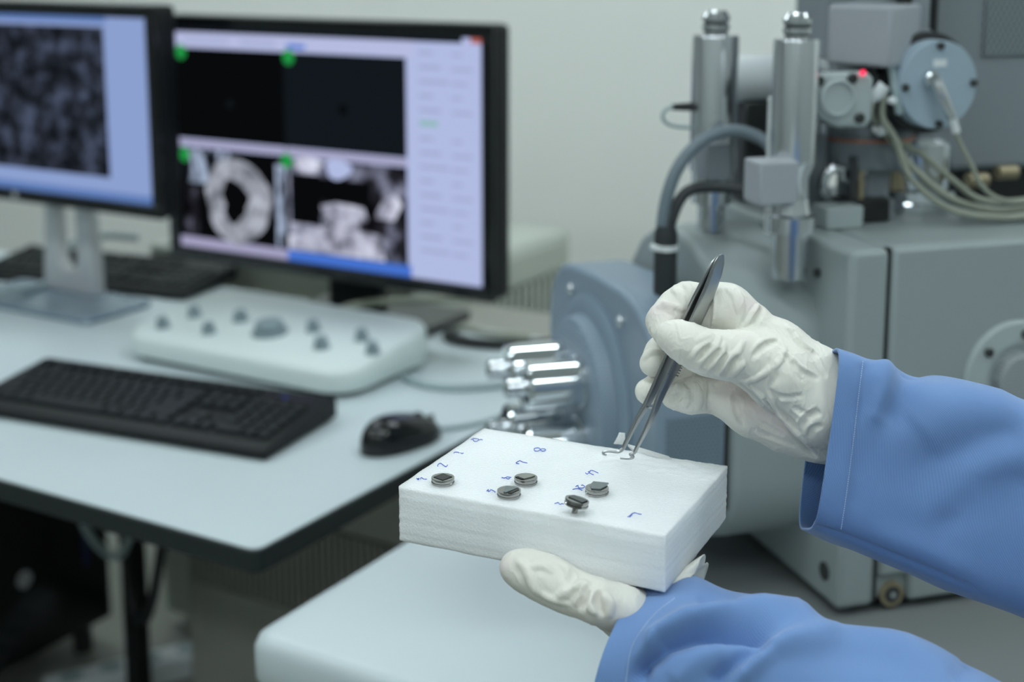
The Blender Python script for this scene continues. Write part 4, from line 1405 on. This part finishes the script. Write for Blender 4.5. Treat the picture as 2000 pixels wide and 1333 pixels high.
gl = mat('latex_glove', (0.82, 0.81, 0.74), 0.48, sss=0.12)
nt = gl.node_tree
P_ = nt.nodes['Principled BSDF']
P_.inputs['Specular IOR Level'].default_value = 0.4
tc = [n for n in nt.nodes if n.type == 'TEX_COORD'][0]
n1 = nt.nodes.new('ShaderNodeTexNoise')
n1.inputs['Scale'].default_value = 90
n1.inputs['Detail'].default_value = 3
n1.inputs['Distortion'].default_value = 1.2
mp = nt.nodes.new('ShaderNodeMapping')
mp.inputs['Rotation'].default_value = (0.4, 0.6, 0.8)
mp.inputs['Scale'].default_value = (1.6, 0.7, 0.8)
nt.links.new(tc.outputs['Object'], mp.inputs['Vector'])
nt.links.new(mp.outputs['Vector'], n1.inputs['Vector'])
bp = nt.nodes.new('ShaderNodeBump')
bp.inputs['Strength'].default_value = 0.35
bp.inputs['Distance'].default_value = 0.0022
nt.links.new(n1.outputs['Fac'], bp.inputs['Height'])
nt.links.new(bp.outputs['Normal'], P_.inputs['Normal'])
# skin glimmers faintly pink through the stretched latex
n3 = nt.nodes.new('ShaderNodeTexNoise')
n3.inputs['Scale'].default_value = 38
n3.inputs['Detail'].default_value = 1
nt.links.new(tc.outputs['Object'], n3.inputs['Vector'])
cr = nt.nodes.new('ShaderNodeValToRGB')
cr.color_ramp.elements[0].position = 0.52
cr.color_ramp.elements[0].color = (0.79, 0.775, 0.70, 1)
cr.color_ramp.elements[1].position = 0.74
cr.color_ramp.elements[1].color = (0.77, 0.70, 0.66, 1)
nt.links.new(n3.outputs['Fac'], cr.inputs['Fac'])
nt.links.new(cr.outputs['Color'], P_.inputs['Base Color'])
M['glove'] = gl

person = empty('person', tuple(D(1500, 900, 0.76)), 0, 'person in a blue coat and white latex gloves holding the foam block and tweezers', 'person')
porg = D(1500, 900, 0.76)

HD = 0.790


def J(x, y, dz, r):
    d = HD + dz * 0.001
    return D(x, y, d), r * d / F


# ---- right hand
pts_all = [D(x, y, HD + z) for x in (1225, 1720) for y in (530, 915) for z in (-0.045, 0.062)]
lo = np.min(pts_all, 0)
hi = np.max(pts_all, 0)
fd = Field(lo, hi, 0.00052)


def chain(fld, J_, js, k=0.004, kk=None, arr=None):
    g = fld.blank() if arr is None else arr
    for (p, q) in zip(js[:-1], js[1:]):
        a, ra = J_(*p)
        b, rb = J_(*q)
        fld.cone(g, a, b, ra, rb, k)
    return g


# palm mass
g = fd.blank()
chain(fd, J, [(1452, 632, 12, 40), (1520, 685, 8, 52), (1600, 745, 4, 58), (1700, 800, 4, 64)], 0.010, arr=g)
chain(fd, J, [(1448, 694, -8, 42), (1520, 735, -6, 58), (1598, 800, -2, 66), (1700, 830, 0, 70)], 0.010, arr=g)
chain(fd, J, [(1430, 668, 26, 38), (1560, 760, 14, 52), (1700, 820, 8, 56)], 0.010, arr=g)
hyp = chain(fd, J, [(1418, 782, 24, 37), (1470, 806, 17, 42), (1540, 836, 12, 44), (1600, 852, 8, 44), (1700, 880, 6, 50)], 0.010)
chain(fd, J, [(1428, 728, 30, 38), (1520, 800, 20, 46), (1650, 830, 10, 50)], 0.010, arr=hyp)
g = smin(g, hyp, 0.004)
# thumb
th = chain(fd, J, [(1308, 655, -14, 25), (1322, 661, -15, 30), (1348, 674, -16, 37), (1382, 690, -17, 40), (1415, 694, -15, 43), (1460, 700, -11, 47)], 0.006)
g = smin(g, th, 0.009)
# index
ix = chain(fd, J, [(1465, 632, 10, 42), (1420, 603, 12, 45), (1395, 600, 15, 42), (1345, 591, 17, 36), (1320, 603, 15, 33), (1296, 628, 8, 30), (1299, 650, 0, 26)], 0.006)
g = smin(g, ix, 0.0022)
# middle
md = chain(fd, J, [(1440, 655, 26, 38), (1370, 640, 36, 33), (1322, 668, 33, 29), (1292, 688, 25, 28), (1277, 710, 18, 27.5)], 0.005)
g = smin(g, md, 0.0014)
# ring
rg = chain(fd, J, [(1430, 705, 32, 38), (1375, 712, 38, 30), (1330, 730, 35, 27), (1295, 748, 28, 26), (1266, 765, 21, 26)], 0.005)
g = smin(g, rg, 0.0014)
# little
lt = chain(fd, J, [(1418, 778, 30, 36), (1378, 772, 26, 31), (1350, 773, 23, 31.5), (1318, 774, 24, 26)], 0.005)
g = smin(g, lt, 0.0016)
fd.f = g
A0, A1 = HD - 0.06, HD + 0.06
rd = lambda pix, r, sub=False, sink=0.35, k=0.0024: fd.ridge(pix, r, A0, A1, sub, sink, k)
# big folds of loose latex
rd([(1527, 668), (1531, 688), (1522, 706), (1500, 725), (1474, 740), (1455, 745)], 0.0012, k=0.0018, sink=0.2)
rd([(1486, 589), (1476, 606), (1462, 626), (1448, 640)], 0.0012, k=0.0018, sink=0.2)
rd([(1494, 596), (1484, 614), (1470, 632)], 0.0011, True)
rd([(1443, 575), (1447, 595), (1446, 618), (1438, 640)], 0.0012)
rd([(1421, 565), (1436, 585), (1442, 610)], 0.0010, k=0.002)
rd([(1392, 562), (1391, 590), (1390, 640)], 0.0015, k=0.002)
rd([(1385, 566), (1384, 600), (1383, 640)], 0.0014, True)
rd([(1450, 752), (1486, 784), (1525, 827), (1556, 859), (1590, 894)], 0.0032, True, k=0.0018)
rd([(1450, 743), (1489, 775), (1529, 817), (1561, 850), (1594, 884)], 0.0016, k=0.0018, sink=0.1)
# thumb wrinkles
for w_ in ([(1352, 700), (1362, 686), (1378, 674), (1392, 662)], [(1368, 712), (1382, 694), (1398, 678), (1404, 660)], [(1385, 722), (1398, 706), (1410, 690), (1416, 672)],
           [(1405, 733), (1412, 716), (1424, 700), (1440, 688), (1452, 668)], [(1362, 668), (1378, 660), (1392, 656)], [(1430, 735), (1440, 720), (1452, 708)]):
    rd(w_, 0.0011, k=0.0022, sink=0.5)
for w_ in ([(1360, 704), (1372, 690), (1386, 676)], [(1378, 716), (1391, 700), (1406, 684)], [(1396, 728), (1406, 711), (1418, 694)], [(1418, 736), (1426, 714), (1440, 698)]):
    rd(w_, 0.0009, True, k=0.002)
# back and wrist creases
for w_ in ([(1532, 690), (1548, 712), (1562, 738)], [(1545, 705), (1562, 722), (1590, 736)], [(1505, 770), (1530, 776), (1558, 770)], [(1548, 795), (1570, 808), (1596, 806)],
           [(1560, 830), (1572, 815), (1590, 800)], [(1470, 690), (1490, 672), (1512, 664)], [(1575, 680), (1592, 700), (1606, 730)], [(1540, 640), (1560, 668), (1590, 690)],
           [(1500, 760), (1520, 800), (1550, 830)], [(1455, 800), (1480, 822), (1520, 846)], [(1430, 770), (1434, 800), (1446, 826)], [(1480, 845), (1500, 852), (1545, 868)],
           [(1500, 700), (1512, 730), (1502, 750)], [(1575, 850), (1582, 838), (1598, 830)]):
    rd(w_, 0.0009, k=0.0028, sink=0.8)
    rd([(x + 4, y + 3) for x, y in w_], 0.0006, True, k=0.003)
# finger pads and joints
for w_ in ([(1318, 566), (1330, 580), (1340, 602)], [(1288, 600), (1304, 604), (1322, 620)], [(1296, 592), (1312, 600), (1332, 604)], [(1340, 556), (1348, 572), (1352, 590)],
           [(1258, 700), (1270, 690), (1290, 690)], [(1310, 765), (1328, 756), (1345, 770)], [(1338, 762), (1342, 780), (1336, 792)], [(1355, 755), (1366, 775), (1362, 795)]):
    rd(w_, 0.0008, k=0.003, sink=0.8)
rd([(1386, 742), (1388, 765), (1384, 798)], 0.0012, True, k=0.002)
V_, Q = fd.mesh()
def crinkle(p):
    q = Vector((p[0] * 1.5 - p[2] * 0.5, p[1], p[2] * 0.8 + p[0] * 0.5))
    w1 = noise.noise_vector(q * 60) * 0.006
    a_ = 1 - abs(noise.noise((q + w1) * 95))
    b_ = 1 - abs(noise.noise((q + w1 * 0.5) * 210 + Vector((5, 1, 2))))
    m_ = 0.5 + 0.9 * noise.noise(q * 34)
    m_ = max(0.0, min(1.0, m_))
    return m_ * (0.00050 * a_ ** 9 + 0.00022 * b_ ** 8) + 0.00035 * noise.noise(q * 75)


dsp = np.array([crinkle(p) for p in V_])
gr = np.zeros_like(V_)
hh = fd.h
for k in range(3):
    e = np.zeros(3)
    e[k] = hh
    gr[:, k] = fd.sample(V_ + e) - fd.sample(V_ - e)
gr /= np.linalg.norm(gr, axis=1)[:, None] + 1e-9
V_ = V_ + gr * dsp[:, None]
np_mesh('glove', V_, Q, M['glove'], person, origin=porg)

# ---- left hand: thumb along the front of the foam, palm and fingers spread underneath


def bw(x, y, z):
    return BA + bx * x + by * y + np.array([0, 0, z])


def J2(x, y, d, r):
    return D(x, y, d), r * d / F


pts_all = [bw(x, y, z) for x in (0.02, 0.185) for y in (-0.03, 0.13) for z in (-0.085, 0.02)] + [D(1420, 1290, 0.66), D(1420, 1290, 0.76)]
lo, hi = np.min(pts_all, 0), np.max(pts_all, 0)
fl_ = Field(lo, hi, 0.0009)
th = chain(fl_, J2, [(1008, 1109, 0.7385, 32), (1030, 1116, 0.7365, 38), (1068, 1132, 0.732, 42), (1104, 1152, 0.727, 40), (1140, 1166, 0.722, 37), (1170, 1176, 0.7165, 39), (1215, 1191, 0.7195, 42), (1290, 1215, 0.738, 50)], 0.006)
gp = fl_.blank()
up_ = np.array([0, 0, 1.0])
zb_ = -BT - 0.0135
for k, (y0, y1, x1, r0, r1) in enumerate(((0.022, 0.034, 0.062, 0.0105, 0.0085), (0.042, 0.052, 0.046, 0.011, 0.0085), (0.061, 0.071, 0.048, 0.0105, 0.0083), (0.080, 0.092, 0.062, 0.0095, 0.0075))):
    fg = fl_.blank()
    fl_.cone(fg, bw(0.115, y0, zb_ - 0.003), bw(0.078, (y0 + y1) / 2, zb_ + 0.001), r0 + 0.001, r0, 0.005)
    fl_.cone(fg, bw(0.078, (y0 + y1) / 2, zb_ + 0.001), bw(x1, y1, zb_ + 0.003), r0, r1, 0.005)
    gp = smin(gp, fg, 0.002)
pm = fl_.blank()
for y0 in (0.014, 0.036, 0.057, 0.076):
    fl_.cone(pm, bw(0.112, y0, zb_ - 0.004), bw(0.140, 0.010 + y0 * 0.4, zb_ - 0.014), 0.0125, 0.016, 0.012)
wa, wb_ = D(1300, 1228, 0.742), D(1430, 1300, 0.730)
fl_.cone(pm, bw(0.140, 0.022, zb_ - 0.014), wa, 0.016, 0.017, 0.014)
fl_.cone(pm, wa, wb_, 0.017, 0.018, 0.012)
g = smin(smin(pm, gp, 0.005), th, 0.008)
fl_.f = g
r2 = lambda pix, r, sub=False, sink=0.35, k=0.0024: fl_.ridge(pix, r, 0.66, 0.80, sub, sink, k)
r2([(1088, 1100), (1112, 1118), (1118, 1140), (1104, 1160), (1090, 1166)], 0.0014, k=0.003)
r2([(1012, 1096), (1030, 1115), (1040, 1140), (1052, 1160)], 0.0011, k=0.003)
r2([(1040, 1110), (1060, 1106), (1080, 1118)], 0.0009)
r2([(1118, 1150), (1130, 1142), (1144, 1144), (1140, 1162), (1128, 1180)], 0.0014, k=0.0024)
r2([(1155, 1160), (1150, 1175), (1156, 1190), (1164, 1196)], 0.0013, k=0.0024)
r2([(1146, 1148), (1140, 1170), (1134, 1188)], 0.0013, True)
r2([(1172, 1158), (1168, 1178), (1176, 1200)], 0.0012, True)
r2([(1180, 1165), (1192, 1182), (1188, 1205)], 0.0011)
r2([(1060, 1160), (1080, 1172), (1110, 1180)], 0.0010)
r2([(1120, 1112), (1116, 1130), (1106, 1146)], 0.0010, True)
V_, Q = fl_.mesh()
dsp = np.array([crinkle(p) for p in V_])
gr = np.zeros_like(V_)
for k in range(3):
    e = np.zeros(3)
    e[k] = fl_.h
    gr[:, k] = fl_.sample(V_ + e) - fl_.sample(V_ - e)
gr /= np.linalg.norm(gr, axis=1)[:, None] + 1e-9
np_mesh('glove', V_ + gr * dsp[:, None], Q, M['glove'], person, origin=porg)
# ruffled opening of the left glove, standing out behind the foam
rf = []
nr, na = 10, 48
for i in range(nr):
    s = i / (nr - 1)
    c0 = bw(0.146, 0.020, -BT - 0.016) * (1 - s) + D(1358, 1146, 0.752) * s
    for k in range(na):
        t = 2 * math.pi * k / na
        ru = 0.019 + 0.001 * s + s * (0.0030 * math.sin(5 * t + 2.5 * s) + 0.0009 * math.sin(9 * t))
        ax_ = RT * 0.35 - UP * 0.15 + FW * 0.9
        ax_ /= np.linalg.norm(ax_)
        rf.append(c0 + (UP * 0.95 + RT * 0.3) * ru * math.cos(t) * 0.8 + ax_ * ru * math.sin(t) * 0.9 - porg)
Q = np.array([(i * na + k, i * na + (k + 1) % na, (i + 1) * na + (k + 1) % na, (i + 1) * na + k) for i in range(nr - 1) for k in range(na)])
o = np_mesh('glove_cuff', np.array(rf), Q, M['glove'], person)
sf = o.modifiers.new('thick', 'SOLIDIFY')
sf.thickness = 0.0006

# ------------------------------------------------------------------ coat sleeves
cl = mat('blue_cotton', (0.135, 0.275, 0.62), 0.85, sheen=0.25)
nt = cl.node_tree
P_ = nt.nodes['Principled BSDF']
uvn = nt.nodes.new('ShaderNodeUVMap')
wv = nt.nodes.new('ShaderNodeTexWave')
wv.inputs['Scale'].default_value = 400
wv.inputs['Distortion'].default_value = 0.0
wv.inputs['Detail'].default_value = 1
wv.bands_direction = 'DIAGONAL'
nt.links.new(uvn.outputs['UV'], wv.inputs['Vector'])
bp = nt.nodes.new('ShaderNodeBump')
bp.inputs['Strength'].default_value = 0.28
bp.inputs['Distance'].default_value = 0.0003
nt.links.new(wv.outputs['Fac'], bp.inputs['Height'])
nt.links.new(bp.outputs['Normal'], P_.inputs['Normal'])
mx = nt.nodes.new('ShaderNodeValToRGB')
mx.color_ramp.elements[0].color = (0.135, 0.250, 0.50, 1)
mx.color_ramp.elements[1].color = (0.165, 0.290, 0.56, 1)
nt.links.new(wv.outputs['Fac'], mx.inputs['Fac'])
nt.links.new(mx.outputs['Color'], P_.inputs['Base Color'])
M['cloth'] = cl
M['thread'] = mat('pale_thread', (0.50, 0.61, 0.80), 0.8)


def seg_dist(px, py, path):
    best = np.full(len(px), 1e9)
    tt = np.zeros(len(px))
    n_ = len(path) - 1
    for i in range(n_):
        ax, ay = path[i]
        bx_, by_ = path[i + 1]
        L2 = (bx_ - ax) ** 2 + (by_ - ay) ** 2
        t = np.clip(((px - ax) * (bx_ - ax) + (py - ay) * (by_ - ay)) / L2, 0, 1)
        d = np.hypot(px - ax - t * (bx_ - ax), py - ay - t * (by_ - ay))
        m = d < best
        best[m] = d[m]
        tt[m] = (i + t[m]) / n_
    return best, tt


def sleeve(stations, folds, na=160, sub=14, ex=0.8, seed=0.0):
    """stations: (top pixel, bottom pixel, depth, half thickness, far side pixel shift)"""
    S = np.array([[*s[0], *s[1], s[2], s[3], *s[4]] for s in stations], float)
    R_ = spline(S, sub)
    nr = len(R_)
    V_ = np.zeros((nr, na, 3))
    prev = None
    uv = np.zeros((nr, na, 2))
    acc = 0
    for i, q in enumerate(R_):
        t0, b0 = D(q[0], q[1], q[4]), D(q[2], q[3], q[4])
        c_ = (t0 + b0) / 2
        a1 = (t0 - b0) / 2
        a2 = FW * q[5] + (RT * q[6] - UP * q[7]) * q[4] / F / 2
        if prev is not None:
            acc += np.linalg.norm(c_ - prev)
        prev = c_
        for k in range(na):
            t = 2 * math.pi * k / na
            cs, sn = math.cos(t), math.sin(t)
            V_[i, k] = c_ + a1 * np.sign(cs) * abs(cs) ** ex + a2 * np.sign(sn) * abs(sn) ** ex
            uv[i, k] = (acc, k / na * 0.30)
    # outward normals
    du = np.gradient(V_, axis=0)
    dv_ = np.roll(V_, -1, 1) - np.roll(V_, 1, 1)
    N = np.cross(du, dv_)
    N /= np.linalg.norm(N, axis=2)[..., None] + 1e-12
    if (N[nr // 2, :] * (V_[nr // 2] - V_[nr // 2].mean(0))).sum() < 0:
        N = -N
    P = V_.reshape(-1, 3)
    Nf = N.reshape(-1, 3)
    q = P - C
    d = q @ FW
    px, py = PX + F * (q @ RT) / d, PY - F * (q @ UP) / d
    near = np.clip(-(Nf * (q / np.linalg.norm(q, axis=1)[:, None])).sum(1) * 3 + 0.5, 0, 1)
    disp = np.zeros(len(P))
    for path, wpx, amp in folds:
        dist, tt = seg_dist(px, py, path)
        tp_ = np.clip(np.minimum(tt, 1 - tt) * 6 + 0.25, 0, 1)
        disp += amp * 0.001 * np.exp(-(dist / wpx) ** 2) * near * tp_
    nz = np.array([noise.noise(Vector((p[0] * 14 + seed, p[1] * 14, p[2] * 14))) * 0.0020 + noise.noise(Vector((p[0] * 45 + seed, p[1] * 45, p[2] * 45))) * 0.0006 for p in P])
    P = P + Nf * (disp + nz)[:, None]
    Q = np.array([(i * na + k, i * na + (k + 1) % na, (i + 1) * na + (k + 1) % na, (i + 1) * na + k) for i in range(nr - 1) for k in range(na)])
    q0_ = Q[len(Q) // 2]
    if np.cross(P[q0_[1]] - P[q0_[0]], P[q0_[3]] - P[q0_[0]]) @ Nf[q0_[0]] < 0:
        Q = Q[:, ::-1]
    o = np_mesh('coat_sleeve', P - porg, np.ascontiguousarray(Q), M['cloth'], person)
    me = o.data
    ul = me.uv_layers.new(name='UVMap')
    UV = uv.reshape(-1, 2)
    li = np.zeros(len(me.loops), np.int32)
    me.loops.foreach_get('vertex_index', li)
    L_ = UV[li]
    # close the seam
    L4 = L_.reshape(-1, 4, 2)
    sp = (L4[:, :, 1].max(1) - L4[:, :, 1].min(1)) > 0.15
    L4[sp, :, 1] = np.where(L4[sp, :, 1] < 0.15, L4[sp, :, 1] + 0.30, L4[sp, :, 1])
    ul.data.foreach_set('uv', L4.reshape(-1).astype(np.float32))
    sf = o.modifiers.new('thick', 'SOLIDIFY')
    sf.thickness = 0.0014
    sf.offset = -1
    return o, P.reshape(nr, na, 3), Nf.reshape(nr, na, 3)


def stitches(o, P, N, pathpx, cnt, r=0.00024, rng=(0, 1)):
    """dashes of thread laid on the near surface along a pixel line"""
    V0 = P.reshape(-1, 3)
    N0 = N.reshape(-1, 3)
    q = V0 - C
    d = q @ FW
    px, py = PX + F * (q @ RT) / d, PY - F * (q @ UP) / d
    near = (N0 * q).sum(1) < 0
    ln = spline(pathpx, 30)
    s_ = np.concatenate([[0], np.cumsum(np.linalg.norm(np.diff(ln, axis=0), axis=1))])
    mb = MB()
    for k in range(cnt):
        ends = []
        for f_ in (k / cnt, (k + 0.62) / cnt):
            x = np.interp(f_ * s_[-1], s_, ln[:, 0])
            y = np.interp(f_ * s_[-1], s_, ln[:, 1])
            dd = np.hypot(px - x, py - y) + (~near) * 1e6
            ids = np.argsort(dd)[:4]
            w_ = 1 / (dd[ids] + 0.05)
            dep = (d[ids] * w_).sum() / w_.sum()
            ends.append(D(x, y, dep) - FW * 0.0006 - porg)
        mb.tube(ends, r, 5, 1)
    mb.build('hem_stitching', 'thread', o)['kind'] = 'stuff'


# right arm
RS = [((1622, 689), (1573, 1038), 0.793, 0.034, (6, 62)),
      ((1652, 697), (1604, 1053), 0.793, 0.035, (6, 58)),
      ((1684, 706), (1637, 1068), 0.794, 0.036, (6, 52)),
      ((1738, 719), (1690, 1088), 0.795, 0.038, (8, 36)),
      ((1790, 735), (1750, 1110), 0.797, 0.041, (0, 20)),
      ((1860, 738), (1830, 1142), 0.798, 0.045, (-20, 0)),
      ((1950, 762), (1930, 1176), 0.796, 0.048, (-15, 0)),
      ((2050, 800), (2040, 1222), 0.792, 0.052, (-10, 0)),
      ((2250, 880), (2240, 1320), 0.785, 0.058, (-10, 0)),
      ((2600, 1030), (2590, 1500), 0.775, 0.062, (-10, 0))]
rf = [([(1690, 706), (1694, 760), (1684, 820)], 17, -2.2), ([(1732, 700), (1724, 760), (1700, 830)], 24, 3.6), ([(1776, 715), (1762, 770), (1735, 830)], 28, -3.6),
      ([(1690, 830), (1684, 900), (1672, 1000)], 18, -1.0), ([(1790, 850), (1830, 820), (1900, 790), (1980, 800)], 42, 3.2), ([(1780, 930), (1850, 905), (1930, 860), (2000, 845)], 30, -3.0),
      ([(1810, 985), (1880, 930), (1950, 890), (2020, 880)], 34, 3.0), ([(1830, 1040), (1900, 980), (1980, 950), (2060, 950)], 26, -2.0),
      ([(1578, 1026), (1640, 1046), (1720, 1075), (1800, 1105), (1900, 1150)], 6, -1.8), ([(1700, 1040), (1800, 1070), (1900, 1120)], 26, 1.6), ([(1640, 860), (1700, 850), (1760, 880)], 22, 1.2)]
so, SP, SN = sleeve(RS, rf, seed=0.0, ex=0.5)
stitches(so, SP, SN, [(1685, 706), (1678, 760), (1664, 880), (1652, 970), (1642, 1036)], 75)

# left arm
LS = [((1232, 1161), (1186, 1347), 0.725, 0.034, (112, -70)),
      ((1258, 1155), (1206, 1370), 0.726, 0.037, (104, -60)),
      ((1306, 1148), (1252, 1408), 0.724, 0.040, (90, -46)),
      ((1356, 1148), (1310, 1450), 0.720, 0.042, (64, -30)),
      ((1430, 1176), (1392, 1500), 0.715, 0.044, (40, -20)),
      ((1530, 1194), (1490, 1540), 0.709, 0.046, (30, -10)),
      ((1636, 1244), (1600, 1590), 0.703, 0.048, (20, -10)),
      ((1760, 1264), (1730, 1640), 0.697, 0.050, (10, 0)),
      ((1880, 1304), (1860, 1700), 0.692, 0.052, (10, 0)),
      ((2050, 1390), (2030, 1800), 0.686, 0.055, (10, 0)),
      ((2400, 1560), (2380, 2000), 0.680, 0.060, (10, 0))]
lf = [([(1244, 1345), (1256, 1305), (1298, 1260), (1362, 1238), (1442, 1234), (1511, 1240)], 17, -13.0),
      ([(1262, 1290), (1280, 1248), (1341, 1213), (1415, 1200), (1490, 1194), (1545, 1200), (1612, 1240)], 19, 8.0),
      ([(1388, 1340), (1420, 1312), (1462, 1280), (1506, 1254)], 14, -8.0),
      ([(1420, 1345), (1460, 1304), (1510, 1260), (1560, 1252), (1628, 1254), (1734, 1266), (1860, 1296)], 22, 7.5),
      ([(1310, 1335), (1360, 1290), (1420, 1262)], 22, 3.0), ([(1860, 1330), (1880, 1310), (1890, 1300)], 14, -3),
      ([(1360, 1172), (1400, 1180), (1450, 1188)], 14, -2.5)]
lo_, LP, LN = sleeve(LS, lf, seed=5.0, ex=0.75)
stitches(lo_, LP, LN, [(1318, 1168), (1282, 1196), (1252, 1232), (1232, 1270), (1222, 1333)], 46)
